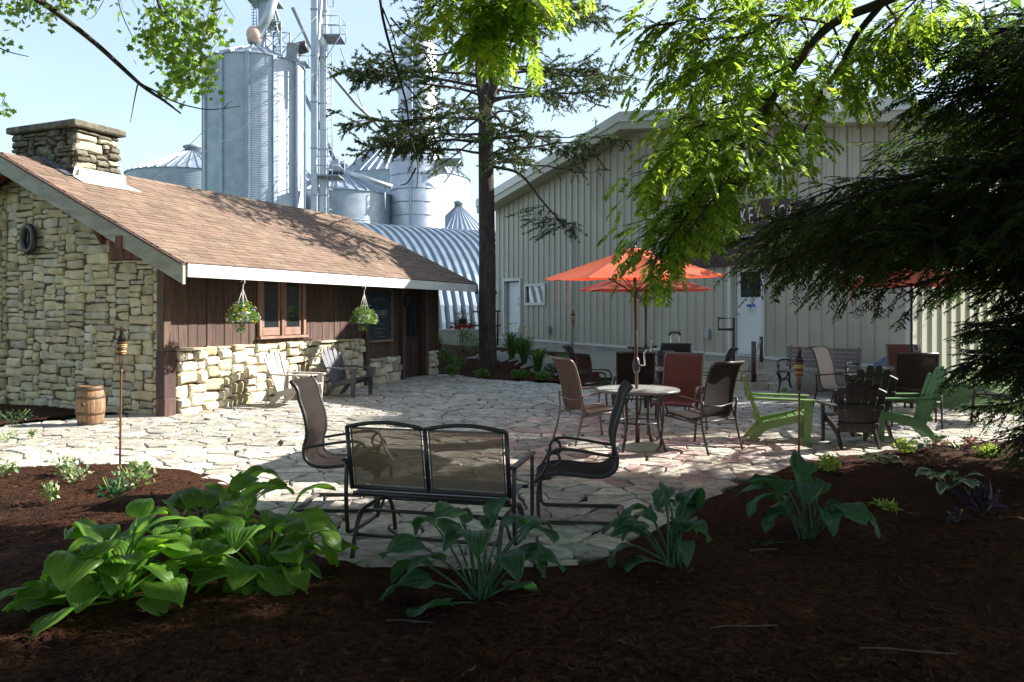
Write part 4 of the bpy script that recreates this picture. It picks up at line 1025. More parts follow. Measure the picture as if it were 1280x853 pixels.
mb = MB(); mb.box(tp(311,2.5,-1), tp(348,-1,1.2)); mb.build('platform', M['galv_dark'], lt)
mb = MB(); mb.box(tp(335,33,-.9), tp(349,30.5,.8)); mb.build('platform', M['galv_dark'], lt)
mb = MB()
for x in (322, 326): mb.tube([tp(x,44,-.8), tp(x,0,-.8)], .03, 5)
for k in range(12): mb.tube([tp(320,44-3.6*k,-.9), tp(327,44-3.6*k,-.9)], .025, 4)
mb.build('ladder', M['galv_plain'], lt)
mot = thing('drive_motor', 'grey gear motor on a small platform at the silo roof edge', 'motor', P(369, 78, 46.5)); c = mot.location
mb = MB(); mb.box(P(359,76,46.5)-c+Vector((0,-.4,0)), P(374,56,46.5)-c+Vector((0,.4,0)), Matrix.Rotation(.1,4,'Y'), .05); mb.build('housing', M['galv_dark'], mot)
mb = MB(); mb.lathe([(.30,-.35),(.36,-.3),(.36,.3),(.30,.35)], 14, Matrix.Translation(P(377,60,46.5)-c) @ Matrix.Rotation(1.3,4,'Y')); mb.build('motor', M['black_metal'], mot)
mb = MB(); mb.box(P(366,82,46.5)-c+Vector((0,-.6,0)), P(386,80.5,46.5)-c+Vector((0,.6,0)))
for x in (367, 386): mb.tube([P(x,82,46.5)-c, P(x,68,46.5)-c], .03, 4)
mb.tube([P(367,70,46.5)-c, P(386,70,46.5)-c], .03, 4); mb.build('platform', M['galv_plain'], mot)
# guy wires
wires = (((212,118),(150,96)),)
for i, (a, b, c_, d, lab) in enumerate(((396,20,60,330,'thin guy wire slanting down from the elevator leg past the far-left bin'),(395,90,150,242,'thin guy wire slanting down from the leg across the tall silo'),(425,60,500,230,'thin guy wire slanting from the ladder platform down towards the spruce'))):
    mb = MB(); p = P(a,b,43.5); q = P(c_,d,38 if c_ < 300 else 52); n = 8; mid = [p+(q-p)*k/n-Z*(.6*math.sin(math.pi*k/n)) for k in range(n+1)]
    tag(mb.tube(mid, .022, 4).build('guy_wire', M['wire']), lab, 'wire')
# ================================================================== furniture.  Chairs face local +X, width along Y, origin on the ground
def sheet(prof, y0, y1, sag=.02, nv=5, thick=.006):
    mb = MB(); P2 = smooth_path([(x, 0, z) for x, z in prof], 4); n = len(P2)
    for side in (0, 1):
        v = []
        for i, p in enumerate(P2):
            t = P2[min(i+1, n-1)]-P2[max(i-1, 0)]; t.normalize(); nn = Vector((-t.z, 0, t.x))
            for j in range(nv):
                u = j/(nv-1); y = y0+(y1-y0)*u; s = sag*4*u*(1-u)*math.sin(math.pi*min(1, max(0, i/(n-1))))
                v.append(p-Vector((0,0,0))+Vector((0, y, 0))-nn*(s*-1)*-1+nn*(thick*.5*(1 if side else -1)))
        f = [(i*nv+j, (i+1)*nv+j, (i+1)*nv+j+1, i*nv+j+1) for i in range(n-1) for j in range(nv-1)]
        mb.add(v, f if side else [q[::-1] for q in f], True)
    return mb
SLING = [(.27,.405),(.20,.425),(.05,.405),(-.14,.375),(-.235,.40),(-.275,.50),(-.30,.68),(-.35,.88),(-.40,1.00),(-.455,1.045)]
def make_sling_chair(name, m_sling, m_frame):
    t = thing(name, 'x', 'chair'); M3 = M[m_frame]; w = .265
    sheet(SLING, -w, w, .025).build('sling', M[m_sling], t)
    for s in (-1, 1):
        y = s*w; mb = MB(); mb.tube([p+Vector((0,0,0)) for p in smooth_path([(x, y, z) for x, z in SLING], 4)], .014, 8); mb.build('side_rail', M3, t)
        yy = s*.315
        mb = MB(); mb.tube(smooth_path([(.31,yy,.0),(.285,yy,.22),(.265,yy,.44),(.275,yy,.56),(.23,yy,.625),(.10,yy,.635)], 4), .0145, 8); mb.build('leg', M3, t)
        mb = MB(); mb.tube(smooth_path([(-.40,yy,.0),(-.335,yy,.22),(-.30,yy,.42),(-.315,yy,.60)], 4), .0145, 8); mb.build('leg', M3, t)
        mb = MB(); mb.tube(smooth_path([(.12,yy,.637),(-.05,yy,.632),(-.22,yy,.61),(-.325,yy,.60)], 4), .016, 8, flat=(.024,.011)); mb.build('armrest', M3, t)
        mb = MB(); mb.tube([(.27,yy,.40),(-.29,yy,.345)], .012, 6); mb.build('seat_brace', M3, t)
    mb = MB(); mb.tube([(.22,-.31,.385),(.22,.31,.385)], .011, 6); mb.build('stretcher', M3, t)
    mb = MB(); mb.tube([(-.25,-.31,.355),(-.25,.31,.355)], .011, 6); mb.build('stretcher', M3, t)
    mb = MB(); mb.tube([(-.31,-.315,.56),(-.325,0,.53),(-.31,.315,.56)], .010, 6); mb.build('stretcher', M3, t)
    mb = MB(); mb.tube([(-.455,-w,1.045),(-.455,w,1.045)], .016, 8); mb.build('top_bar', M3, t)
    return t
def face(loc, target): return math.atan2(target[1]-loc[1], target[0]-loc[0])
T1 = Vector((1.49, 9.3, .02)); T2 = Vector((2.16, 12.66, .02)); T3 = Vector((6.42, 12.6, .02))
def chair_at(proto, used, x, y, ang, label, group=None):
    return place(proto, used, (x, y, .022), rad(ang), label, group)
c_tan = make_sling_chair('sling_chair', 'sling_tan', 'tan_metal'); u_tan = []
chair_at(c_tan, u_tan, 1.02, 9.95, 22, 'tan sling chair with rolled pinkish top left of the glass table')
c_dark = make_sling_chair('sling_chair', 'sling_dark', 'bronze'); u_dark = []
chair_at(c_dark, u_dark, 2.22, 9.35, 128, 'dark brown sling chair with its back to the mulch bed at the first glass table')
chair_at(c_dark, u_dark, 1.35, 13.2, -15, 'dark sling chair at the second table on the spruce side')
chair_at(c_dark, u_dark, 1.83, 11.65, 82, 'dark sling chair between the two glass tables, turned to the second')
chair_at(c_dark, u_dark, 2.82, 13.85, -112, 'dark sling chair at the far side of the second table by the folding frame')
chair_at(c_dark, u_dark, 3.12, 12.6, 172, 'dark sling chair at the second table nearest the stone steps')
chair_at(c_dark, u_dark, 5.82, 11.35, 68, 'black-brown sling chair with square back at the third umbrella table')
chair_at(c_dark, u_dark, 7.15, 11.6, 150, 'dark sling chair behind the hemlock beside the third umbrella table')
c_red = make_sling_chair('sling_chair', 'sling_red', 'tan_metal'); u_red = []
chair_at(c_red, u_red, 2.22, 10.55, -116, 'brick red sling chair with shiny arms at the first glass table')
chair_at(c_red, u_red, 6.75, 13.35, -105, 'dull red sling chair at the far side of the third umbrella table')
c_pale = make_sling_chair('sling_chair', 'sling_pale', 'bronze'); u_pale = []
chair_at(c_pale, u_pale, 5.38, 12.7, -48, 'pale grey-pink sling chair in front of the park bench')

# cantilever (C-base) rocker chairs
CS = [(.33,.315),(.28,.355),(.14,.385),(-.10,.365),(-.22,.375),(-.29,.43),(-.30,.52),(-.275,.62),(-.29,.76),(-.335,.90),(-.36,1.0),(-.415,1.06)]
def make_spring_chair():
    t = thing('spring_chair', 'x', 'chair'); w = .25; fm = M['black_metal']
    sheet(CS, -w, w, .018).build('sling', M['sling_dark'], t)
    for s in (-1, 1):
        y = s*w; mb = MB(); mb.tube(smooth_path([(x, y, z) for x, z in CS], 4), .016, 8); mb.build('side_rail', fm, t)
        yy = s*.275
        mb = MB(); mb.tube(smooth_path([(.20,yy,.36),(.275,yy,.345),(.30,yy,.28),(.30,yy,.10),(.285,yy,.035),(.22,yy,.018),(-.10,yy,.016),(-.36,yy,.016)], 4), .015, 8); mb.build('leg', fm, t)
        mb = MB(); mb.tube(smooth_path([(-.30,yy,.52),(-.12,yy,.55),(.06,yy,.575),(.17,yy,.57),(.22,yy,.52),(.215,yy,.46),(.17,yy,.445),(.135,yy,.48),(.15,yy,.54),(.19,yy,.56)], 5), .0115, 8); mb.build('armrest', fm, t)
        mb = MB(); mb.tube(smooth_path([(.22,yy,.50),(.25,yy,.42),(.30,yy,.345)], 4), .0115, 8); mb.build('arm_post', fm, t)
    mb = MB(); mb.tube([(-.36,-.275,.016),(-.36,.275,.016)], .015, 8, flat=(.03,.010)); mb.build('base_bar', M['tan_metal'], t)
    mb = MB(); mb.tube([(.22,-.27,.355),(.22,.27,.355)], .012, 6); mb.build('stretcher', fm, t)
    return t
sc_ = make_spring_chair(); u = []
place(sc_, u, (-1.38, 6.62, .024), rad(-4), 'brown high-back spring rocker with dappled sun on its back, facing the glider')
place(sc_, u, (.52, 6.25, .024), rad(176), 'dark high-back spring rocker in shade between glider and glass table')

# glider love seat: faces +X, two back panels
gl = thing('glider_bench', 'two-seat patio glider with tan mesh back panels and black frame', 'bench', (-.48, 5.40, .024), rad(76))
fm = M['black_metal']; gw = .545
xb = lambda z: -.26-.20*(z-.42)     # back leans
for s in (0, 1):
    ya, yb = (-gw, 0) if s == 0 else (0, gw)
    mb = MB()
    for sd in (0, 1):
        v = [(xb(z)+(.003 if sd else -.003), y, z) for z in (.475,.60,.72,.855) for y in (ya+.035,(ya+yb)/2,yb-.035)]
        f = [(i*3+j,(i+1)*3+j,(i+1)*3+j+1,i*3+j+1) for i in range(3) for j in range(2)]; mb.add(v, f if sd else [q[::-1] for q in f], True)
    mb.build('mesh_panel', M['mesh_tan'], gl)
    mb = MB(); mb.tube([(xb(.465), ya+.028, .465),(xb(.86), ya+.028, .86),(xb(.86), yb-.028, .86),(xb(.465), yb-.028, .465)], .009, 6, closed=True); mb.build('panel_rim', M['tan_metal'], gl)
    arc_ = [(xb(.868+.034*math.sin(math.pi*k/10)), ya+(yb-ya)*k/10, .868+.034*math.sin(math.pi*k/10)) for k in range(11)]
    mb = MB(); mb.tube(arc_, .014, 8); mb.build('top_rail', fm, gl)
for y in (-gw, 0, gw):
    mb = MB(); mb.tube([(xb(.44), y, .44),(xb(.87), y, .87)], .015, 8); mb.build('back_post', fm, gl)
mb = MB(); mb.tube([(xb(.45), -gw, .45),(xb(.45), gw, .45)], .014, 8); mb.build('back_rail', fm, gl)
sheet([(.27,.40),(.15,.425),(-.05,.41),(-.25,.42)], -gw+.01, gw-.01, .015).build('seat', M['blue_resin'], gl)
for x, z in ((.27,.395),(-.25,.405)):
    mb = MB(); mb.tube([(x,-gw,z),(x,gw,z)], .014, 8); mb.build('seat_rail', fm, gl)
for s in (-1, 1):
    y = s*(gw+.035)
    mb = MB(); mb.box((-.32,y-.024,.625),(.27,y+.024,.648), ch=.008); mb.build('armrest', M['bronze'], gl)
    mb = MB(); mb.tube(smooth_path([(-.28,y,.625),(-.29,y,.40),(-.27,y,.20),(-.22,y,.135),(.18,y,.135),(.24,y,.2),(.24,y,.625)], 5), .014, 8); mb.build('side_frame', fm, gl)
    yi = s*(gw-.05)
    mb = MB(); mb.tube(smooth_path([(-.38,yi,.0),(-.33,yi,.14),(-.27,yi,.255),(-.18,yi,.29),(.14,yi,.29),(.26,yi,.24),(.33,yi,.12),(.36,yi,.0)], 4), .015, 8); mb.build('leg', fm, gl)
    for x in (-.2, .16):
        mb = MB(); mb.tube([(x,yi,.285),(x-.02,yi+s*.05,.14)], .010, 6); mb.build('swing_link', fm, gl)
for x, z in ((-.325,.15),(.30,.15),(-.2,.285),(.14,.285)):
    mb = MB(); mb.tube([(x,-gw+.05,z),(x,gw-.05,z)], .012, 8); mb.build('stretcher', fm, gl)

# round glass tables
def make_table():
    t = thing('glass_table', 'x', 'table'); fm = M['bronze']
    mb = MB(); mb.lathe([(.0,.706),(.475,.706),(.482,.712),(.475,.718),(.0,.718)], 40, smooth=False, cap=False); mb.build('glass_top', M['table_glass'], t)
    mb = MB(); mb.lathe([(.470,.688),(.492,.690),(.496,.710),(.488,.722),(.476,.719)], 40, cap=False); mb.build('rim', M['table_rim'], t)
    for k in range(4):
        a = rad(45+90*k); mb = MB(); mb.tube(smooth_path([(.31*math.cos(a),.31*math.sin(a),.69),(.27*math.cos(a),.27*math.sin(a),.45),(.28*math.cos(a),.28*math.sin(a),.25),(.37*math.cos(a),.37*math.sin(a),.0)], 4), .017, 8); mb.build('leg', fm, t)
    mb = MB(); mb.tube([(.26*math.cos(a),.26*math.sin(a),.33) for a in [2*math.pi*k/20 for k in range(20)]], .011, 6, closed=True); mb.build('brace_ring', fm, t)
    return t
tb_ = make_table(); u = []
place(tb_, u, T1, rad(8), 'round frosted glass table under the bright orange umbrella')
place(tb_, u, T2, rad(20), 'round glass table under the rust umbrella behind the first table')
place(tb_, u, T3, rad(35), 'round glass table under the umbrella half hidden by hemlock boughs')

def make_umbrella(mc, R_, ze, zt):
    t = thing('umbrella', 'x', 'umbrella'); n = 8
    for k in range(n):
        a = 2*math.pi*(k+.15)/n; b = 2*math.pi*(k+1.15)/n
        def pt(u, v):
            r = R_*(.06+.94*u); x = math.cos(a)*(1-v)+math.cos(b)*v; y = math.sin(a)*(1-v)+math.sin(b)*v
            sag = -.045*math.sin(math.pi*u)*(4*v*(1-v)*.6+.1)-.012*u*4*v*(1-v)
            h = zt-(zt-ze)*(u*.88+.12*u*u)
            return (x*r*(1-.02*u*4*v*(1-v)), y*r*(1-.02*u*4*v*(1-v)), h+sag)
        mb = MB(); mb.grid(pt, 9, 7); mb.build('canopy_panel', M[mc], t)
        mb = MB(); mb.tube([(math.cos(a)*.03,math.sin(a)*.03,zt-.09),(math.cos(a)*R_*.55,math.sin(a)*R_*.55,zt-(zt-ze)*.56-.03),(math.cos(a)*R_*.985,math.sin(a)*R_*.985,ze-.004)], .009, 5); rb = mb.build('rib', M['pole_brown'], t)
        mb = MB(); mb.tube([(math.cos(a)*.03,math.sin(a)*.03,zt-.50),(math.cos(a)*R_*.5,math.sin(a)*R_*.5,zt-(zt-ze)*.51-.03)], .007, 5); mb.build('strut', M['pole_brown'], rb)
    # small vented top and finial
    mb = MB(); mb.lathe([(.21,zt-.045),(.17,zt-.012),(.09,zt+.012),(.0,zt+.02)], 16, cap=False); mb.build('vent_cap', M[mc], t)
    mb = MB(); mb.lathe([(.014,zt+.01),(.022,zt+.03),(.012,zt+.055),(.0,zt+.06)], 10, cap=False); mb.build('finial', M['pole_brown'], t)
    mb = MB(); mb.tube([(0,0,.05),(0,0,zt+.01)], .019, 10); pl = mb.build('pole', M['pole_brown'], t)
    mb = MB(); mb.lathe([(.02,.90),(.042,.93),(.048,1.0),(.036,1.06),(.02,1.10)], 12); cr = mb.build('crank_housing', M['black_metal'], pl)
    mb = MB(); mb.tube([(.03,-.03,1.0),(.09,-.05,1.0),(.085,-.05,1.14),(.11,-.07,1.18)], .011, 6); mb.build('crank', M['chrome'], cr)
    mb = MB(); mb.lathe([(.03,zt-.56),(.035,zt-.52),(.035,zt-.48),(.03,zt-.44)], 10); mb.build('hub', M['pole_brown'], pl)
    mb = MB(); mb.lathe([(.23,.0),(.235,.03),(.22,.055),(.06,.075),(.03,.08)], 24); bs_ = mb.build('base', M['limestone_pale'], t); mb = MB(); mb.lathe([(.028,.078),(.028,.33),(.02,.34)], 12); mb.build('base_tube', M['pole_brown'], bs_)
    for k, (an, l) in enumerate(((2.9,.26),(2.6,.30))):
        x, y = math.cos(an)*R_*(.86-.05*k), math.sin(an)*R_*.80
        mb = MB(); pp = smooth_path([(x,y,ze+.06),(x+.02,y,ze-.08),(x-.01,y+.01,ze-.08-l*.5),(x+.03,y,ze-.06-l)], 4); mb.tube(pp, .01, 4, flat=(.016,.003)); mb.build('tie_strap', M[mc], t)
    return t
um1 = make_umbrella('canvas_orange', 1.10, 2.03, 2.36); um1.location = (T1.x, T1.y, .022); um1.rotation_euler = (rad(1.5), rad(-1.2), rad(2)); um1['label'] = 'bright orange patio umbrella lit by sun over the first glass table'
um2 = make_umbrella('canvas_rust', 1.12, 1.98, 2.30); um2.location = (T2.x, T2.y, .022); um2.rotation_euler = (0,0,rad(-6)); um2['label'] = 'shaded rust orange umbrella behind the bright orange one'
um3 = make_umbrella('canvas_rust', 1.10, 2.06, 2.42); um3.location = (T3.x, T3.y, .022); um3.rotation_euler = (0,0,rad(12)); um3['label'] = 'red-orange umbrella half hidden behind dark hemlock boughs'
for o in (um1, um2, um3): o['group'] = 'patio umbrellas'

# Adirondack chairs (face +X)
def make_adirondack(m, curved=False, nsl=5):
    t = thing('adirondack_chair', 'x', 'chair'); mm = M[m]; w = .26
    for s in (-1, 1):
        mb = MB(); y = s*.275
        mb.prism([(.36,.0),(.44,.0),(.47,.33),(.38,.345)] if False else [(.33,.0),(.40,.0),(.43,.36),(.43,.53),(.34,.53),(.33,.36)], .028, Matrix(((1,0,0,0),(0,0,1,y-.014),(0,1,0,0),(0,0,0,1)))); mb.build('leg', mm, t)
        mb = MB(); mb.prism([(.43,.27),(.42,.355),(.30,.365),(-.14,.265),(-.36,.0),(-.27,.0),(-.10,.165),(.25,.265)], .026, Matrix(((1,0,0,0),(0,0,1,y*.86-.013),(0,1,0,0),(0,0,0,1)))); mb.build('leg', mm, t)
        mb = MB(); mb.prism([(.46,y-.045),(.47,y+.045),(.40,y+.075),(-.22,y+.05),(-.27,y-.02),(-.10,y-.055)] if s > 0 else [(-.10,y+.055),(-.27,y+.02),(-.22,y-.05),(.40,y-.075),(.47,y-.045),(.46,y+.045)], .026, Matrix(((1,0,0,0),(0,1,0,0),(-.02,0,1,.535),(0,0,0,1)))); mb.build('armrest', mm, t)
    for k in range(6):
        x = .40-k*.095; z = .358-k*.030
        mb = MB(); mb.box((-.042,-.25,0),(.042,.25,.022), Matrix.Translation((x,0,z)) @ Matrix.Rotation(.30,4,'Y').inverted() if False else Matrix.Translation((x,0,z)) @ Matrix.Rotation(-.30,4,'Y'), .005); mb.build('seat_slat', mm, t)
    tops = {5:[.83,.91,.94,.91,.83], 6:[.80,.89,.94,.94,.89,.80], 7:[.78,.87,.93,.95,.93,.87,.78]}[nsl]
    for k in range(nsl):
        u = (k-(nsl-1)/2)/((nsl-1)/2); yb = u*.185; yt = u*.27; hw = .21/nsl; hwt = .265/nsl; H = tops[k]; z0 = .20
        L = (H-z0); x0 = -.14; dx = -.36*L
        v = []
        for (tt, ww) in ((0, hw),(.55, hw*.55+hwt*.45),(.93, hwt),(1.0, hwt*.62)):
            z = z0+L*tt; x = x0+dx*tt; yc = yb+(yt-yb)*tt; cv = -.02*(1-u*u)
            for o in (0, -.022): v += [(x+cv+o, yc-ww, z), (x+cv+o, yc+ww, z)]
        f = [(0,1,3,2)]
        for i in range(3):
            a = i*4; b = a+4; f += [(a,b,b+1,a+1)[::-1],(a+2,a+3,b+3,b+2)[::-1],(a,a+2,b+2,b)[::-1],(a+1,b+1,b+3,a+3)[::-1]]
        f.append((12,14,15,13)); mb = MB(); mb.add(v, f); mb.build('back_slat', mm, t)
    for z, wd in ((.30,.25),(.56,.29)):
        x = -.14-.36*(z-.2)-.045; mb = MB(); mb.box((x-.022,-wd,z-.035),(x+.012,wd,z+.035), ch=.006); mb.build('back_rail', mm, t)
    if curved:
        mb = MB(); mb.tube([(-.14-.36*(.80-.06*abs(math.sin(a))-.2)-.05, .30*math.sin(a), .83-.10*math.sin(a)**2) for a in np.linspace(-1.25,1.25,9)], .018, 6, flat=(.014,.03)); mb.build('top_rail', mm, t)
    return t
ad = make_adirondack('green_resin'); u = []
place(ad, u, (3.32, 9.95, .022), rad(-13), 'bright lime green Adirondack chair beside the stone steps end of the patio')
ad2 = make_adirondack('green_resin_dull'); ad2.location = (5.02, 10.0, .022); ad2.rotation_euler = (0,0,rad(170)); ad2['label'] = 'duller green Adirondack chair by the bed under the hemlock'
ad3 = make_adirondack('brown_resin', True, 6); u3 = []
place(ad3, u3, (4.15, 9.55, .022), rad(84), 'dark brown Adirondack chair between the two green ones, back to the bed', 'brown Adirondack chairs')
place(ad3, u3, (4.72, 10.5, .022), rad(82), 'dark brown Adirondack chair standing beyond its twin towards the park bench', 'brown Adirondack chairs'); ad3.scale = (.92, .92, .9)
# by the cottage wall
a4 = make_adirondack('tan_resin', False, 5); p = SH(1.95, -.92); a4.location = (p.x, p.y, .022); a4.rotation_euler = (0,0,rad(-14)); a4['label'] = 'sunlit weathered tan Adirondack chair against the cottage stone wall'
a5 = make_adirondack('blue_resin', False, 5); p = SH(3.62, -.85); a5.location = (p.x, p.y, .022); a5.rotation_euler = (0,0,rad(-26)); a5['label'] = 'slate blue Adirondack chair under the chalkboard end of the cottage wall'
st = thing('side_table', 'small weathered wooden side table between the two chairs at the cottage wall', 'table', (*SH(2.80, -.52).xy, .022), SROT)
for k in range(4):
    mb = MB(); mb.box((-.2+k*.102,-.2,.44),(-.2+k*.102+.096,.2,.462), ch=.005); mb.build('top_slat', M['tan_resin'], st)
for x in (-.16,.16):
    for y in (-.16,.16): mb = MB(); mb.box((x-.02,y-.02,0),(x+.02,y+.02,.44), ch=.004); mb.build('leg', M['tan_resin'], st)
mb = MB(); mb.box((-.18,-.18,.14),(.18,.18,.16)); mb.build('shelf', M['tan_resin'], st)

# park bench against the hall wall
b0 = WB(11.9, -1.05, 0); pb = thing('park_bench', 'grey slatted park bench with cast iron ends against the metal hall', 'bench', (b0.x-.15, b0.y-.5, .05), math.atan2(-WQ.y, -WQ.x)+.18)
for k in range(5):
    mb = MB(); mb.box((-.20+k*.088,-.75,.42),(-.20+k*.088+.078,.75,.445), ch=.005); mb.build('seat_slat', M['bench_slat'], pb)
for k in range(5):
    z = .50+k*.082; x = -.22-.12*(z-.42); mb = MB(); mb.box((x-.012,-.75,z),(x+.012,.75,z+.070), ch=.005); mb.build('back_slat', M['bench_slat'], pb)
for s in (-1, 1):
    y = s*.68; mb = MB()
    mb.tube(smooth_path([(.24,y,.0),(.16,y,.16),(.19,y,.30),(.24,y,.41),(-.2,y,.41),(-.26,y,.60),(-.31,y,.92)], 4), .02, 6)
    mb.tube(smooth_path([(-.34,y,.0),(-.24,y,.16),(-.22,y,.30),(-.2,y,.41)], 4), .02, 6)
    mb.tube(smooth_path([(-.24,y,.16),(-.10,y,.26),(.04,y,.26),(.16,y,.16)], 4), .014, 6); mb.tube(smooth_path([(-.18,y,.38),(-.05,y,.24),(.08,y,.25),(.18,y,.38)], 4), .014, 6)
    mb.build('iron_end', M['black_metal'], pb)
    mb = MB(); mb.tube(smooth_path([(-.25,y,.62),(0,y,.65),(.2,y,.63),(.25,y,.56),(.22,y,.50),(.17,y,.54)], 4), .017, 6); mb.tube([(.21,y,.51),(.2,y,.42)], .016, 6); mb.build('arm', M['black_metal'], pb)

# folding frame and wheeled case beyond the second table
ff = thing('folding_stand', 'black folding metal stand leaning behind the second table', 'stand', (2.42, 13.95, .022), rad(-70)); c = Vector((0,0,0))
for s in (-1, 1):
    y = s*.2; mb = MB(); mb.tube([(.25,y,0),(-.2,y,.95)], .011, 6); mb.tube([(-.25,y,0),(.2,y,.90)], .011, 6); mb.build('leg', M['black_metal'], ff)
for z, x in ((.92,-.19),(.87,.19),(.45,0)): mb = MB(); mb.tube([(x,-.2,z),(x,.2,z)], .010, 6); mb.build('rail', M['black_metal'], ff)
mb = MB(); mb.tube([(-.2,-.3,.99),(-.15,.0,.97),(-.2,.3,1.0)], .02, 6); mb.build('top_bar', M['black_metal'], ff)
cs_ = thing('wheeled_case', 'dark wheeled case with raised chrome pull handle behind the second table', 'case', (2.98, 14.35, .022), rad(10))
mb = MB(); mb.box((-.28,-.18,.06),(.28,.18,.93), ch=.03); mb.build('body', M['black_metal'], cs_)
for s in (-.08,.08): mb = MB(); mb.tube([(s,0,.92),(s,0,1.22)], .010, 6); mb.build('handle_rod', M['chrome'], cs_)
mb = MB(); mb.tube([(-.11,0,1.2),(-.09,0,1.25),(.09,0,1.25),(.11,0,1.2)], .022, 6); mb.build('grip', M['black_metal'], cs_)
for s in (-.2,.2): mb = MB(); mb.lathe([(.05,-.02),(.06,-.01),(.06,.01),(.05,.02)], 12, Matrix.Translation((s,.15,.06)) @ Matrix.Rotation(math.pi/2,4,'X')); mb.build('wheel', M['black_metal'], cs_)

# pale blue covered cart behind the third table, seen through the boughs
ct = thing('covered_cart', 'grill under a pale blue cover behind the third umbrella table', 'grill', (7.25, 14.4, .03), rad(20))
mb = MB()
def cov(u, v):
    a = 2*math.pi*v; z = .15+.80*u; s = (1.0 if u < .55 else 1.0-.9*((u-.55)/.45)**1.6)
    return (.62*s*math.copysign(abs(math.cos(a))**.6, math.cos(a))+.02*math.sin(9*a)*(1-u), .36*s*math.copysign(abs(math.sin(a))**.6, math.sin(a))+.02*math.cos(7*a)*(1-u), z)
mb.grid(cov, 12, 25); mb.build('cover', M['blue_tarp'], ct)
for x in (-.4,.4):
    for y in (-.2,.2): mb = MB(); mb.tube([(x,y,0),(x,y,.4)], .02, 6); mb.build('leg', M['black_metal'], ct)
pw = thing('timber_post', 'square grey timber post with pale edge beyond the hemlock', 'post', (*G(1238, 500).xy, .0), .3)
mb = MB(); mb.box((-.09,-.09,0),(.09,.09,1.35), ch=.01); mb.build('post', M['grey_wood'], pw); mb = MB(); mb.box((-.11,-.11,1.35),(.11,.11,1.39), ch=.01); mb.build('cap', M['grey_wood'], pw)

# ---------------------------------------------------------------- tiki torches
def torch(base, H, lean, label, scale=1.0):
    t = thing('tiki_torch', label, 'torch', base); hh = .36*scale; z0 = H-hh-.10
    t.rotation_euler = (lean[1], lean[0], 0)
    mb = MB(); mb.tube([(0,0,-.08),(0,0,H*.33),(0,0,H*.66),(0,0,z0)], [.011,.0105,.0105,.0125], 8); po = mb.build('pole', M['bamboo'], t)
    mb = MB(); mb.lathe([(.013,z0-.03),(.0155,z0-.02),(.0155,z0),(.013,z0+.01)], 10); mb.build('binding', M['tan_metal'], po)
    for k in range(6):
        a = 2*math.pi*k/6; mb = MB(); mb.tube([(.010*math.cos(a),.010*math.sin(a),z0),(.028*math.cos(a),.028*math.sin(a),z0+.18*scale),(.037*math.cos(a),.037*math.sin(a),z0+.30*scale)], .0045, 5); mb.build('split_cane', M['bamboo'], t)
    for z, mm in ((.17,'bamboo'),(.195,'bamboo_yellow'),(.22,'bamboo'),(.245,'bamboo_yellow'),(.265,'bamboo_yellow'),(.29,'bamboo')):
        r = .030+.012*(z-.17)/.12; mb = MB(); mb.tube([((r+.006*(k % 2))*math.cos(2*math.pi*k/18),(r+.006*(k % 2))*math.sin(2*math.pi*k/18),z0+z*scale) for k in range(18)], .0125*scale, 6, closed=True); mb.build('weave', M[mm], t)
    mb = MB(); mb.lathe([(.036,z0+.30*scale),(.043,z0+.315*scale),(.043,z0+.335*scale),(.022,z0+.37*scale),(.020,z0+.39*scale)], 14); cn = mb.build('fuel_can', M['torch_can'], t)
    mb = MB(); mb.lathe([(.020,z0+.39*scale),(.021,z0+.44*scale),(.012,z0+.455*scale)], 10); mb.build('wick_cap', M['bamboo'], cn)
    mb = MB(); mb.tube(smooth_path([(.018,0,z0+.44*scale),(.05,0,z0+.425*scale),(.062,0,z0+.37*scale)], 4), .003, 5); mb.build('chain', M['chrome'], cn)
    return t
torch(Vector((-4.1, 8.2, .03)), 1.47, (.012, 0), 'bamboo tiki torch in sun in front of the oak barrel')
torch(Vector((2.92, 7.98, .03)), 1.27, (.004, 0), 'bamboo tiki torch at the bed edge in front of the lime green chair')
torch(Vector((1.42, 18.3, .22)), 1.50, (.002, .0), 'slim bamboo tiki torch against the metal hall wall', .9)
# ---------------------------------------------------------------- oak barrel
bp = G(113, 531, .02); br = thing('oak_barrel', 'small oak barrel with dark hoops standing by the cottage gable', 'barrel', bp)
n = 18; prof = [(.150,0),(.178,.10),(.195,.25),(.193,.34),(.178,.46),(.155,.56)]
mb = MB()
for k in range(n):
    a = 2*math.pi*k/n; b = 2*math.pi*(k+.93)/n; v = []
    for r, z in prof:
        for an, rr2 in ((a, r),((a+b)/2, r*1.006),(b, r),(b, r-.02),(a, r-.02)): v.append((rr2*math.cos(an), rr2*math.sin(an), z))
    m = 5; f = [(i*m+j, i*m+(j+1) % m, (i+1)*m+(j+1) % m, (i+1)*m+j) for i in range(len(prof)-1) for j in range(m)]
    f += [(0,4,3,2,1), tuple(25+j for j in range(5))]; mb.add(v, f)
mb.build('staves', M['barrel_oak'], br)
for z0, z1, r0, r1 in ((.0,.05,.151,.166),(.155,.195,.187,.193),(.385,.425,.190,.185),(.50,.565,.172,.157)):
    mb = MB(); mb.lathe([(r0+.002,z0),(r0+.007,z0+.003),(r1+.007,z1-.003),(r1+.002,z1)], 36, cap=False); mb.build('hoop', M['hoop'], br)
mb = MB(); mb.lathe([(.0,.545),(.15,.545)], 24, cap=False); mb.lathe([(.0,.02),(.15,.02)], 24, cap=False); mb.build('head', M['barrel_oak'], br)
mb = MB(); mb.lathe([(.03,0),(.032,.012),(.02,.02),(.0,.02)], 14, Matrix.Translation((0,-.19,.31)) @ Matrix.Rotation(math.pi/2,4,'X'), cap=False); mb.build('bung', M['hoop'], br)
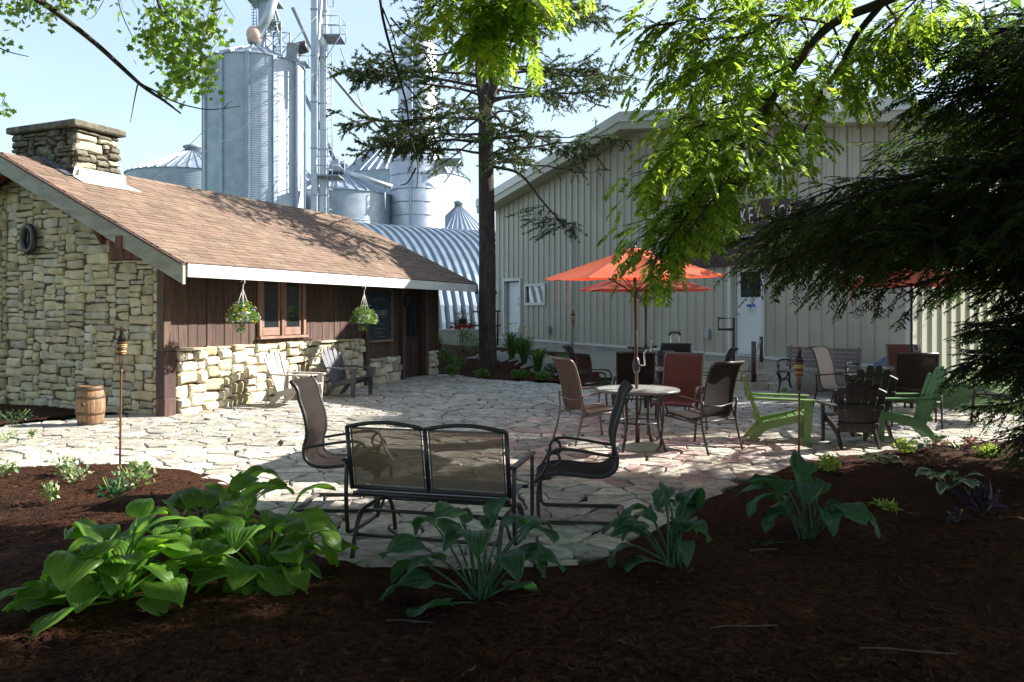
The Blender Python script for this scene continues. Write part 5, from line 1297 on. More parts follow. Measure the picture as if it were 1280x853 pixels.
# ================================================================== plants
rp5 = random.Random(99)
def hosta_leaf(base, az, plen, pitch, L, W, droop, rr, twist=0.0, stem_r=.007):
    """petiole + blade as one mesh builder; az heading, pitch start angle above horizontal"""
    mb = MB(); d = Vector((math.cos(az), math.sin(az), 0)); side = Vector((-math.sin(az), math.cos(az), 0))
    pts = [Vector(base)]; ang = pitch; n = 6
    for k in range(n):
        pts.append(pts[-1]+(d*math.cos(ang)+Z*math.sin(ang))*(plen/n)); ang -= (pitch*.35+.10)/n
    mb.tube(pts, [stem_r*(1.25-.5*k/n) for k in range(n+1)], 5)
    # midrib
    m = 9; mid = [pts[-1]]; a2 = ang
    for k in range(m-1):
        mid.append(mid[-1]+(d*math.cos(a2)+Z*math.sin(a2))*(L/(m-1))); a2 -= droop/(m-1)*(1.4 if k < 4 else .7)
    nv = 13; cup = rr.uniform(.10,.30); wav = rr.uniform(.0,.03); ph = rr.uniform(0, 6)
    v = []
    for i in range(m):
        t = i/(m-1); hw = W*.5*(math.sin(math.pi*min(1, t**.62))**.75 if 0 < t < 1 else (.16 if t == 0 else .0))
        tg = (mid[min(i+1, m-1)]-mid[max(i-1, 0)]).normalized(); up = tg.cross(side)*-1
        if up.z < 0 and abs(tg.z) < .9: up = -up
        sd = side*math.cos(twist)+up*math.sin(twist); u2 = up*math.cos(twist)-side*math.sin(twist)
        for j in range(nv):
            x = -1+2*j/(nv-1); back = -tg*(abs(x)**2*L*.13*(1-t)**1.5)
            rib = (.0065 if j % 2 else -.0045)*math.sin(math.pi*t)
            v.append(mid[i]+sd*(x*hw)+back+u2*((cup*abs(x)**1.5*hw*1.1)-.35*hw*max(0,abs(x)-.55)**1.2+rib+wav*math.sin(t*7+ph+x*2)*abs(x)))
    n0 = len(mb.v); mb.add(v, [(i*nv+j,(i+1)*nv+j,(i+1)*nv+j+1,i*nv+j+1) for i in range(m-1) for j in range(nv-1)], True)
    mb.vein = [0.0]*n0+[-1+2*j/(nv-1) for i in range(m) for j in range(nv)]
    return mb
def hosta(base, label, leaves, m, group='hostas in the near bed'):
    t = thing('hosta_plant', label, 'plant', base, 0, group); rr = random.Random(int(base[0]*1000)+5)
    for (az, plen, pitch, L, W, droop) in leaves:
        bb = Vector((rr.uniform(-.04,.04), rr.uniform(-.04,.04), -.01))
        lb = hosta_leaf(bb, rad(az), plen, rad(pitch), L, W, rad(droop), rr, rr.uniform(-.35,.35)); lf = lb.build('leaf', M[m], t); av = lf.data.attributes.new('vein', 'FLOAT', 'POINT'); av.data.foreach_set('value', lb.vein)
    return t
def rand_leaves(n, seed, plen, L, azr=(0,360), pit=(35,80), Wk=.62, dr=(40,100)):
    rr = random.Random(seed); out = []
    for k in range(n):
        az = azr[0]+(azr[1]-azr[0])*((k*.618) % 1+rr.random()*.05); p = rr.uniform(*pit); l = rr.uniform(*L)
        out.append((az, rr.uniform(*plen)*(.7+.4*p/80), p, l, l*Wk*rr.uniform(.85,1.12), rr.uniform(*dr)))
    return out
def bz(x, y): return (x, y, bed_h(x, y)-.01)
hosta(bz(-2.12, 4.25), 'largest bright green hosta with broad leaves in the left bed', rand_leaves(44, 1, (.16,.50), (.18,.28), pit=(22,82), Wk=.84, dr=(50,110))+[(200,.30,12,.30,.20,20),(245,.30,16,.27,.20,50)], 'leaf_hosta')
hosta(bz(-1.45, 4.62), 'bright green hosta beside the largest one, touching the patio edge', rand_leaves(42, 2, (.16,.46), (.17,.27), pit=(22,82), Wk=.84, dr=(50,110))+[(290,.24,14,.22,.19,40)], 'leaf_hosta')
hosta(bz(-2.05, 5.75), 'smaller upright green hosta behind the bright pair', rand_leaves(16, 3, (.20,.40), (.16,.24), pit=(40,84), Wk=.68, dr=(30,90)), 'leaf_hosta')
hosta(bz(-1.98, 5.05), 'green hosta tucked between the bright pair', rand_leaves(24, 14, (.22,.48), (.18,.26), pit=(40,80), Wk=.7, dr=(40,90)), 'leaf_hosta')
hosta(bz(-.17, 4.32), 'blue-green hosta with drooping leaves right behind the glider', rand_leaves(17, 4, (.34,.52), (.20,.30), pit=(52,88), Wk=.6, dr=(60,140))+[(185,.30,28,.30,.16,60),(160,.34,40,.30,.17,90),(205,.22,14,.24,.14,15),(20,.18,30,.22,.16,80),(285,.05,6,.24,.17,10)], 'leaf_hosta_blue')
hosta(bz(.98, 4.78), 'blue-green hosta at the bed point below the right rocker', rand_leaves(14, 5, (.26,.42), (.20,.28), (40,320), pit=(50,88), Wk=.52, dr=(70,140))+[(180,.30,38,.26,.15,110),(195,.22,30,.24,.13,90),(60,.3,80,.24,.14,60)], 'leaf_hosta_blue')
hosta(bz(2.04, 5.42), 'tall blue-green hosta beside the torch at the bed edge', rand_leaves(14, 6, (.28,.46), (.22,.31), (40,320), pit=(50,88), Wk=.60, dr=(60,130))+[(182,.30,4,.16,.09,10),(90,.4,86,.3,.16,20),(180,.38,62,.30,.22,120),(20,.3,55,.28,.15,100)], 'leaf_hosta_blue')

def leaf_quads(C, D, N, L, W):
    """rhombic leaves: centres C, directions D, normals N, arrays (n,3); L, W (n,)"""
    D = D/np.linalg.norm(D, axis=1, keepdims=True); S = np.cross(D, N); S /= np.maximum(np.linalg.norm(S, axis=1, keepdims=True), 1e-6)
    Lc = L[:, None]; Wc = W[:, None]
    return np.stack([C-D*Lc*.5, C+S*Wc*.5-D*Lc*.08, C+D*Lc*.5, C-S*Wc*.5-D*Lc*.08], axis=1)
def rnd(n, s=1.0): return NR.normal(size=(n, 3))*s
def foliage_ball(n, r, h, L, W, flat=.6):
    C = rnd(n); C /= np.linalg.norm(C, axis=1, keepdims=True); C *= (NR.random(n)**.45)[:, None]*np.array([r, r, h]); C[:, 2] = C[:, 2]+h
    D = C-np.array([0, 0, h*.4])+rnd(n, r*.5); Nn = rnd(n, .6)+np.array([0, 0, 1.0])
    return leaf_quads(C, D, Nn, NR.uniform(L*.7, L*1.3, n), NR.uniform(W*.7, W*1.3, n))
def small_plant(name, label, loc, mats, r, h, n, L, W, cat='plant', group=None):
    """low bushy plant: stems and one or two foliage meshes"""
    t = thing(name, label, cat, loc, rp5.uniform(0, 6), group)
    for k, (pn, mn, fr) in enumerate(mats): quads(pn, foliage_ball(int(n*fr), r, h*.5, L, W), M[mn], t)
    mb = MB()
    for k in range(6):
        a = rp5.uniform(0, 6.28); mb.tube([(0,0,-.02),(r*.4*math.cos(a),r*.4*math.sin(a),h*.5),(r*.7*math.cos(a),r*.7*math.sin(a),h*.9)], .003, 4)
    mb.build('stems', M['stem_green'], t); return t
def gz(px, py, near=True):
    p = G(px, py, .06); return (p.x, p.y, (bed_h(p.x, p.y) if near else .05))
for px, py, mats, r, h, n, L, W, lab in (
  (95, 612, (('foliage','leaf_pale',1),), .13, .17, 60, .05, .03, 'small variegated shrublet in the sunny left bed'),
  (80, 600, (('foliage','leaf_mid',.5),('pale_leaves','leaf_pale',.5)), .13, .20, 60, .05, .03, 'green and cream seedling beside the variegated shrublet'),
  (170, 616, (('foliage','leaf_pale',.7),('green_leaves','leaf_mid',.5)), .19, .24, 110, .06, .035, 'pale leafy plant at the foot of the sunny torch'),
  (62, 634, (('foliage','leaf_mid',.7),('pale_leaves','leaf_pale',.3)), .08, .20, 45, .045, .022, 'thin upright seedling in bare sunny mulch'),
  (143, 640, (('foliage','leaf_hosta_blue',1),), .12, .24, 60, .05, .038, 'bluish round-leaved plant behind the hostas'),
  (5, 600, (('foliage','leaf_mid',.6),('pale_leaves','leaf_pale',.4)), .14, .16, 50, .05, .032, 'small green seedling at the sunny bed edge'),
  (8, 550, (('foliage','leaf_pale',1),), .14, .16, 50, .05, .03, 'pale seedling on the strip of mulch by the gable'),
  (1035, 590, (('foliage','leaf_lime',1),), .13, .17, 150, .045, .035, 'chartreuse mound beside the tall blue-green hosta'),
  (1133, 573, (('foliage','leaf_lime',1),), .15, .16, 150, .045, .035, 'chartreuse mound below the dull green chair'),
  (1236, 573, (('foliage','leaf_lime',1),), .15, .14, 150, .045, .035, 'chartreuse mound under the hemlock'),
  (1108, 645, (('foliage','leaf_lime',1),), .12, .07, 40, .09, .022, 'low lime rosette alone on dark mulch'),
  (1165, 588, (('foliage','leaf_rust',1),), .10, .10, 70, .04, .03, 'rust-leaved low plant between chartreuse mounds'),
  (1215, 556, (('foliage','leaf_rust',1),), .13, .13, 80, .04, .03, 'rust-leaved low plant at the patio edge'),
  (1180, 556, (('foliage','leaf_rust',1),), .14, .10, 60, .04, .03, 'flat rust-leaved plant behind the white-edged hosta'),
  (1228, 650, (('foliage','leaf_purple',1),), .19, .20, 70, .16, .035, 'dark purple strappy plant in deep shade'),
  (1195, 662, (('foliage','leaf_purple',1),), .10, .10, 40, .08, .03, 'small purple plant beside the larger purple one')):
    small_plant('bedding_plant', lab, gz(px, py), mats, r, h, n, L, W, group='small plants in the near bed')
def edged_hosta(loc, label, n, seed, k=1.0):
    t = thing('hosta_plant', label, 'plant', loc, 0, 'small plants in the near bed'); rr = random.Random(seed)
    for i in range(n):
        st_ = rr.getstate(); a = rad(360*i/n+rr.uniform(-15,15)); pl = rr.uniform(.10,.2)*k; p = rad(rr.uniform(25,65)); L = rr.uniform(.10,.15)*k
        s2 = rr.randint(0, 9999)
        ob = hosta_leaf(Vector((0,0,0)), a, pl, p, L, L*.66, rad(60), random.Random(s2), 0, .003).build('leaf', M['leaf_cream'], t)
        hosta_leaf(Vector((0,0,.002)), a, pl, p, L*.93, L*.48, rad(60), random.Random(s2), 0, .0032).build('leaf_centre', M['leaf_mid'], ob)
edged_hosta(gz(1185, 612), 'white-edged hosta in the shaded right bed', 12, 3, 1.15)
edged_hosta(gz(1105, 583), 'little white-edged hosta below the brown Adirondack chair', 8, 4, .9)
edged_hosta(gz(1165, 566), 'little white-edged hosta beside the dull green chair', 8, 5, .95)
# weeds at the gable foot
for k, (px, py, lab) in enumerate(((18, 530, 'dark leafy plant at the foot of the stone gable'), (40, 546, 'tiny green weed on the mulch strip by the gable'), (150, 532, 'tiny weed between the barrel and the timber post'))):
    p = G(px, py, .05); small_plant('garden_plant', lab, (p.x, p.y, .04), (('foliage','leaf_dark' if k == 0 else 'leaf_mid',1),), (.3,.06,.05)[k], (.22,.12,.06)[k], (160,24,16)[k], .05, .03, group='plants by the gable')
# perennials in the spruce bed
def blades(n, r, h, seed):
    rr = random.Random(seed); out = []
    for k in range(n):
        a = rr.uniform(0, 6.283); l = h*rr.uniform(.7,1.1); sp = r*rr.uniform(.3,1); b = Vector((rr.uniform(-.06,.06), rr.uniform(-.06,.06), 0)); d = Vector((math.cos(a), math.sin(a), 0)); s = Vector((-d.y, d.x, 0))*.011
        p1 = b+d*sp*.35+Z*l*.62; p2 = b+d*sp*.75+Z*l*.92; p3 = b+d*sp*1.1+Z*l*.82
        out += [[b-s, b+s, p1+s, p1-s], [p1-s, p1+s, p2+s*.7, p2-s*.7], [p2-s*.7, p2+s*.7, p3, p3]]
    return np.array([[tuple(v) for v in q] for q in out], np.float32)
for k, (px, py, Y, kind, r, h, lab) in enumerate((
  (545, 452, 23.5, 'lily', .35, .62, 'daylily clump with yellow flowers left of the hall door steps'),
  (706, 446, 18.9, 'grass', .38, .62, 'fresh green ornamental grass clump below the small window'),
  (655, 452, 20.2, 'lily', .42, .70, 'daylily clump with yellow flowers right of the spruce trunk'),
  (672, 453, 19.6, 'grass', .40, .62, 'arching grass clump beside the daylilies'),
  (640, 450, 21.0, 'lily', .40, .72, 'yellow daylily clump in front of the left hall door'),
  (690, 452, 19.0, 'bush', .25, .36, 'dark round shrublet between grass clumps'),
  (650, 466, 18.7, 'bush', .24, .24, 'low grey-green plant in front of the daylilies'),
  (680, 466, 18.2, 'bush', .22, .22, 'low grey-green plant near the patio edge'),
  (583, 432, 24.0, 'bush', .30, .95, 'leafy climber on the pole under the red flower basket'),
  (597, 447, 21.9, 'bush', .36, .62, 'leafy green plant left of the spruce trunk'),
  (572, 452, 20.9, 'bush', .26, .40, 'leafy perennial beside the cottage corner'),
  (566, 466, 19.7, 'bush', .22, .30, 'small green plant by the cottage end'),
  (603, 468, 19.2, 'bush', .20, .22, 'small green plant at the patio edge by the trunk'),
  (560, 444, 22.4, 'bush', .25, .45, 'young leafy plant by the quonset footing'))):
    p = P(px, py, Y); z = bed2_h(p.x, p.y); loc = (p.x, p.y, z)
    if kind == 'bush': small_plant('perennial', lab, loc, (('foliage','leaf_mid' if k != 5 else 'leaf_dark',1),), r, h, 190, .08, .04, group='perennials in the spruce bed')
    else:
        t = thing('perennial', lab, 'plant', loc, 0, 'perennials in the spruce bed')
        quads('foliage', blades(150, r, h, k), M['leaf_mid'], t)
        if kind == 'lily':
            mb = MB(); fl = []
            for q in range(5):
                a = rp5.uniform(0,6.28); x, y, hh = r*.5*math.cos(a), r*.5*math.sin(a), h*rp5.uniform(1.1,1.35); mb.tube([(0,0,0),(x,y,hh)], .005, 4)
                for e in range(6):
                    b = e*1.047; c0 = Vector((x,y,hh)); d = Vector((math.cos(b),math.sin(b),.5))*.075; s = Vector((-math.sin(b),math.cos(b),0))*.024
                    fl.append([tuple(c0), tuple(c0+d*.6+s), tuple(c0+d), tuple(c0+d*.6-s)])
            mb.build('flower_stalks', M['stem_green'], t); tag(quads('flowers', np.array(fl), M['petal_yellow'], t), kind='stuff')
# sticks on the mulch, fallen leaf bits
for px, py, L, a, lab in ((512, 778, .26, -.25, 'crooked grey stick on dark mulch below the middle hosta'), (930, 795, .34, .1, 'thin twig lying on dark mulch between the right hostas'), (1135, 830, .42, -.3, 'long twig on the dark mulch at the bottom of the bed'), (587, 838, .16, 1.2, 'short twig standing out of the dark mulch'), (955, 690, .2, .2, 'small twig beside the tall blue-green hosta')):
    p = G(px, py, .08); z = bed_h(p.x, p.y)+.012; mb = MB(); d = Vector((math.cos(a), math.sin(a)*.6, 0)); s = Vector((-d.y, d.x, 0))
    mb.tube(smooth_path([p-d*L*.5, p-d*L*.2+s*.02, p+d*L*.1-s*.01+Z*.008, p+d*L*.5+s*.015], 3), [.004]*9+[.002], 5)
    o = mb.build('stick', M['stick']); o.location.z = z-.08; tag(o, lab, 'stick', 'sticks on the mulch')

# ---------------------------------------------------------------- hanging baskets
def basket(top, label, zc, r, petals, pots='pot_white', drop=.0, hang=.33, cat='basket'):
    t = thing('hanging_basket', label, 'basket', (top[0], top[1], zc))
    h = top[2]-zc
    mb = MB(); mb.lathe([(.085,-.10),(.105,.02),(.118,.06),(.124,.06),(.120,.02),(.09,-.105)], 18); mb.build('pot', M[pots], t)
    mb = MB()
    for k in range(4):
        a = 2*math.pi*k/4+.5; mb.tube([(.115*math.cos(a),.115*math.sin(a),.06),(.0,.0,h-.14)], .006, 5)
    mb.build('hanger_strands', M['plastic_white'], t)
    mb = MB(); mb.tube(smooth_path([(0,0,h-.15),(.006,0,h-.08),(.03,0,h-.045),(.022,0,h-.005),(-.01,0,h),(-.028,0,h-.03)], 4), .008, 6); mb.build('hook', M['plastic_white'], t)
    n = 900; C = rnd(n); C /= np.linalg.norm(C, axis=1, keepdims=True); rr = (NR.random(n)**.4)[:, None]; C = C*rr*np.array([r, r, r*.62]); C[:, 2] += .07-.5*(C[:, 0]**2+C[:, 1]**2)/r
    C = C[(np.hypot(C[:,0],C[:,1]) > .10) | (C[:,2] > .03)]; n = len(C)
    quads('foliage', leaf_quads(C, C+rnd(n,.08)+np.array([0,0,-.05]), rnd(n,.5)+np.array([0,0,.7])+C*3, NR.uniform(.03,.06,n), NR.uniform(.015,.032,n)), M['leaf_basket' if petals != 'red' else 'leaf_dark'], t)
    if petals != 'red': 
        sel = C[NR.random(n) < .5]; sel = sel+rnd(len(sel),.02); quads('dark_foliage', leaf_quads(sel*.9, sel+rnd(len(sel),.1), rnd(len(sel)), NR.uniform(.03,.06,len(sel)), NR.uniform(.015,.03,len(sel))), M['leaf_mid'], t)
        tr = np.array([[NR.uniform(-.11,.05), NR.uniform(-.06,.06), -.10-.18*NR.random()] for _ in range(110)]); quads('trailing_foliage', leaf_quads(tr, rnd(110,.4)+np.array([0,0,-1]), rnd(110), NR.uniform(.03,.05,110), NR.uniform(.015,.025,110)), M['leaf_mid'], t)
    out = []
    m = {'mixed': 24, 'violet': 20, 'red': 46}[petals]; mats_ = {'mixed': ('petal_violet','petal_yellow','petal_white'), 'violet': ('petal_violet','petal_white'), 'red': ('petal_red',)}[petals]
    for pm in mats_:
        out = []
        for q in range(m):
            c = rnd(1)[0]; c /= np.linalg.norm(c); c = c*np.array([r,r,r*.62])*1.0
            if petals == 'red': c[2] = -abs(c[2])*.9; c = c*NR.uniform(.75,1.0)
            elif c[2] < -.02 and NR.random() < .6: continue
            c[2] += .08-.5*(c[0]**2+c[1]**2)/r; s_ = .045 if petals == 'red' else .019; nn = Vector(c).normalized(); e1 = nn.orthogonal().normalized(); e2 = nn.cross(e1)
            for e in range(5):
                b = e*1.2566; d = (e1*math.cos(b)+e2*math.sin(b)); d2 = (e1*math.cos(b+1.57)+e2*math.sin(b+1.57))*s_*.5; c0 = Vector(c)
                dn = Vector((0,0,-s_*1.3)) if petals == 'red' else Vector((0,0,0))
                out.append([tuple(c0), tuple(c0+d*s_*.7+d2+dn*.6), tuple(c0+d*s_*1.1+nn*.006+dn), tuple(c0+d*s_*.7-d2+dn*.6)])
        tag(quads('flowers', np.array(out), M[pm], t), kind='stuff')
    return t
h1 = SH(.80, EV-.03, 2.165); h2 = SH(4.22, EV-.03, 2.165)
basket(h1, 'hanging basket of violet and yellow pansies at the near end of the eave', 1.60, .27, 'mixed')
basket(h2, 'hanging basket of pale violet flowers near the chalkboard', 1.545, .29, 'violet')
rb_ = P(578, 401, 23.5); pole = P(582, 440, 23.5)
basket(Vector((rb_.x, rb_.y, rb_.z+.30)), 'basket of red begonias on a pole in front of the quonset hut', rb_.z, .42, 'red', 'black_metal')
ph = thing('plant_pole', 'thin dark pole carrying the red begonia basket', 'pole', (rb_.x, rb_.y+.12, .4)); hz_ = rb_.z+.30-.4
mb = MB(); mb.tube(smooth_path([(0,0,-.1),(0,0,hz_*.7),(0,.0,hz_-.05),(.0,-.05,hz_+.03),(0,-.12,hz_)], 4), .014, 6); mb.build('pole', M['black_metal'], ph)

# ================================================================== trees
def tube_tree(mb, pts, r0, r1, n=7):
    k = len(pts); mb.tube(pts, [r0+(r1-r0)*i/(k-1) for i in range(k)], n)
# ---- spruce behind the patio
sp = thing('spruce_tree', 'tall open spruce with bare forked trunk in the far mulch bed', 'tree', P(609, 463, 20.5)); sp.location.z = .1
rs = random.Random(77); mb = MB()
tr_pts = [(0,0,-.15),(.02,0,.25),(.0,0,1.2),(.0,.0,3.0),(-.02,0,4.6),(-.04,0,6.2),(-.05,0,7.3)]
mb.tube(smooth_path(tr_pts, 3), [.37,.30,.265,.24,.232,.228,.225,.22,.22,.215,.21,.21,.205,.20,.195,.19,.18,.17,.15], 14)
mb.tube(smooth_path([(-.05,0,6.9),(-.16,0,7.6),(-.2,0,8.6),(-.2,.05,10.5),(-.2,.1,13)], 3), [.17,.16,.15,.145,.14,.13,.12,.11,.10,.09,.07,.05,.03], 9)
mb.tube(smooth_path([(-.03,0,6.9),(.20,.0,7.7),(.28,0,8.6),(.32,.05,10.5),(.3,.1,12.5)], 3), [.17,.155,.15,.14,.135,.125,.12,.11,.10,.09,.07,.05,.03], 9)
Cs, Ds = [], []
def needles_along(p, q, dens, sz):
    n = max(1, int((q-p).length*dens))
    for k in range(n):
        u = rs.random(); c = p+(q-p)*u; d = (q-p).normalized()*.6+Vector((rs.gauss(0,.6), rs.gauss(0,.6), rs.gauss(-.15,.45)))
        Cs.append(tuple(c+d*.03)); Ds.append(tuple(d))
def spruce_limb(z, az, L, rise, dens=1.0):
    b = Vector((0,0,z)); d = Vector((math.cos(az), math.sin(az), 0)); pts = [b]; n = 7
    for k in range(1, n+1):
        t = k/n; pts.append(b+d*(L*t)+Z*(rise*L*t-.20*L*t*t+.16*L*max(0,t-.65))+Vector((rs.uniform(-.06,.06),rs.uniform(-.06,.06),rs.uniform(-.04,.04))))
    pts = smooth_path(pts, 2); tube_tree(mb, pts, .016+.009*L, .005, 6); s = Vector((-d.y, d.x, 0))
    for i, p in enumerate(pts):
        t = i/(len(pts)-1)
        if t < .35: continue
        for sg in (-1, 1):
            if rs.random() > .80*dens: continue
            l = L*rs.uniform(.14,.34)*(1.15-t*.55); dd = (d*.65+s*sg*rs.uniform(.3,.9)+Z*rs.uniform(-.35,.4)).normalized()
            q = p+dd*l+Z*(-.12*l); mb.tube([p, (p+q)*.5+Z*.03, q], [.010,.007,.004], 4); needles_along(p+(q-p)*.3, q, 95*dens, .1)
            for e in range(rs.randint(2, 4)):
                u = rs.uniform(.3,1); p2 = p+(q-p)*u; d2 = (dd*.5+Vector((rs.gauss(0,.5),rs.gauss(0,.5),rs.gauss(-.25,.45)))).normalized(); q2 = p2+d2*rs.uniform(.18,.42)
                mb.tube([p2, q2], [.005,.003], 3); needles_along(p2, q2, 115*dens, .1)
for k in range(60):
    z = 5.3+k*.13; az = rs.uniform(0, 6.283)
    L = rs.uniform(2.2,3.5) if z < 9.6 else rs.uniform(1.4,2.6)
    spruce_limb(z, az, L, rs.uniform(.0,.22), rs.uniform(.35,1.0))
for z, az, L, ri, de in ((5.55,rad(-8),3.2,.30,.9),(6.0,rad(186),3.2,.05,1.2),(6.6,rad(178),3.5,.12,1.3),(7.4,rad(190),3.6,.20,1.3),(7.1,rad(-20),3.5,.10,1),(7.9,rad(5),3.4,.12,1),(8.3,rad(170),3.1,.15,1.3),(8.8,rad(-15),3.0,.2,1),(6.2,rad(205),2.8,.0,1.2),(6.9,rad(160),3.0,.0,1.3),(7.7,rad(205),3.3,.05,1.3)): spruce_limb(z, az, L, ri, de)
# a long drooping bough with a dense end, hanging against the hall
b = Vector((.15,0,5.35)); bp_ = smooth_path([b, b+Vector((.7,-.3,-.25)), b+Vector((1.25,-.5,-.95)), b+Vector((1.7,-.6,-1.45)), b+Vector((2.1,-.7,-1.6))], 4); tube_tree(mb, bp_, .045, .01, 6)
for k in range(34):
    p = bp_[rs.randint(9, len(bp_)-1)]; q = p+Vector((rs.uniform(-1.1,.45), rs.uniform(-.4,.4), rs.uniform(-.55,.12))); mb.tube([p,(p+q)*.5+Z*.06,q],[.008,.006,.003],4); needles_along(p+(q-p)*.3,q,75,.1)
tk = mb.build('trunk', M['bark_spruce'], sp)
C = np.array(Cs); D = np.array(Ds); n = len(C)
quads('crown', leaf_quads(C, D, rnd(n), NR.uniform(.07,.13,n), NR.uniform(.018,.034,n)), M['needle_spruce'], sp)

# ---- hemlock on the right: limbs sweep left over the patio
hm = thing('hemlock_tree', 'dark hemlock spreading long drooping boughs over the right side of the patio', 'tree', (6.7, 7.5, .02)); rs = random.Random(41); mb = MB()
mb.tube(smooth_path([(0,0,-.1),(.0,0,.6),(.05,.0,2),(.0,.1,3.6),(.1,.1,5.2)], 4), [.26,.25,.24,.235,.23,.225,.22,.21,.20,.19,.18,.17,.155,.14,.12,.09,.05], 12)
Cs, Ds, Ls = [], [], []
def hem_twig(p, dd, l, dens):
    """flat fan of short needles hanging from a twig"""
    if 3.7 < p.x+6.7 < 4.65 and 1.74 < p.z < 2.14 and rs.random() < .85: return
    q = p+dd*l-Z*(.22*l); mid_ = (p+q)*.5+Z*(.06*l); mb.tube([p, mid_, q], [.006,.004,.002], 3)
    m = max(3, int(l*60*dens)); sd = Vector((-dd.y, dd.x, 0))
    if sd.length < .1: sd = Vector((1,0,0))
    sd.normalize()
    for k in range(m):
        u = (k+rs.random())/m; c = p*(1-u)**2+mid_*(2*u*(1-u))+q*u*u; sg = 1 if k % 2 else -1
        w = .05+.11*l*(1-u*.6); d = (dd*.55+sd*sg*rs.uniform(.5,1)-Z*rs.uniform(.05,.5)).normalized()
        Cs.append(tuple(c+d*w*.5)); Ds.append(tuple(d)); Ls.append(w*rs.uniform(.8,1.3))
def hem_limb(z, az, L, rise, droop, dens=1.0):
    b = Vector((0,0,z)); d = Vector((math.cos(az), math.sin(az), 0)); pts = [b]; n = 8; s = Vector((-d.y, d.x, 0)); wob = rs.uniform(-.12,.12)*L
    for k in range(1, n+1):
        t = k/n; pts.append(b+d*(L*t)+s*(wob*math.sin(t*2.4))+Z*(rise*L*t-droop*L*t*t)+Vector((rs.uniform(-.04,.04),rs.uniform(-.04,.04),rs.uniform(-.04,.04))))
    pts = smooth_path(pts, 2); tube_tree(mb, pts, .012+.011*L, .005, 6); step_ = .11; N_ = max(6, int(L/step_))
    for i in range(N_):
        t = (i+rs.random())/N_
        if t < .16: continue
        f = t*(len(pts)-1); k = min(int(f), len(pts)-2); p = pts[k]+(pts[k+1]-pts[k])*(f-k); tg = (pts[k+1]-pts[k]).normalized()
        for sg in (-1, 1):
            l = L*(.05+.19*math.sin(math.pi*min(1, t*.9+.1))**.8)*rs.uniform(.55,1.2); dd = (tg*rs.uniform(.3,.8)+s*sg*rs.uniform(.3,1.0)+Z*rs.uniform(-.5,.32)).normalized()
            q = p+dd*l-Z*.10*l; mb.tube([p, (p+q)*.5+Z*.04*l, q], [.008,.006,.003], 3)
            m = max(2, int(l/.12))
            for e in range(m):
                u = (e+.5+rs.uniform(-.3,.3))/m; p2 = p+(q-p)*u; d2 = (dd*rs.uniform(.3,1)+s*rs.uniform(-.8,.8)+tg*rs.uniform(-.1,.6)-Z*rs.uniform(-.15,.55)).normalized(); hem_twig(p2, d2, rs.uniform(.12,.26), dens)
            hem_twig(q, dd, rs.uniform(.14,.26), dens)
HEM = []
for k in range(32):
    z = rs.uniform(2.1, 4.3); L = rs.uniform(2.3, 3.4)*(1 if z < 4.3 else .85); HEM.append((z, rad(rs.gauss(184, 24)), L, rs.uniform(.04,.22), rs.uniform(.08,.20)))
for k in range(16):
    z = rs.uniform(.5, 2.0); HEM.append((z, rad(rs.gauss(185, 30)), rs.uniform(1.2,1.9)*(.85+.12*z), rs.uniform(.0,.15), rs.uniform(.15,.3)))
for k in range(30):
    HEM.append((rs.uniform(.6,4.4), rs.uniform(rad(-110), rad(130)), rs.uniform(1.4,2.7), rs.uniform(.05,.2), .22))
# the long low boughs seen in front of the hall and umbrellas
HEM += [(2.75, rad(181), 4.7, .06, .16), (2.60, rad(174), 4.2, .06, .14), (3.0, rad(186), 4.4, .05, .17), (3.1, rad(179), 4.1, .04, .15), (2.45, rad(186), 3.7, .06, .13), (2.9, rad(168), 4.0, .02, .17), (2.6, rad(190), 4.0, .05, .2),
        (2.3, rad(178), 3.2, .05, .14), (2.5, rad(183), 4.3, .08, .18), (4.2, rad(183), 3.1, .08, .10), (4.5, rad(176), 2.5, .08, .08)]
for k in range(20): HEM.append((rs.uniform(.6, 2.6), rad(rs.gauss(180, 22)), rs.uniform(1.7, 2.45), rs.uniform(.0,.12), rs.uniform(.10,.22)))
for k in range(16): HEM.append((rs.uniform(1.0, 2.9), rad(rs.gauss(172, 20)), rs.uniform(1.2, 2.0), rs.uniform(-.05,.10), rs.uniform(.08,.2)))
for a in HEM: hem_limb(*a)
mb.build('trunk', M['bark_dark'], hm)
C = np.array(Cs); D = np.array(Ds); n = len(C); Ln = np.array(Ls)
quads('crown', leaf_quads(C, D, rnd(n,.5)+np.array([0,0,1.0]), Ln, Ln*NR.uniform(.20,.34,n)), M['needle_hemlock'], hm)
print('hemlock', n)

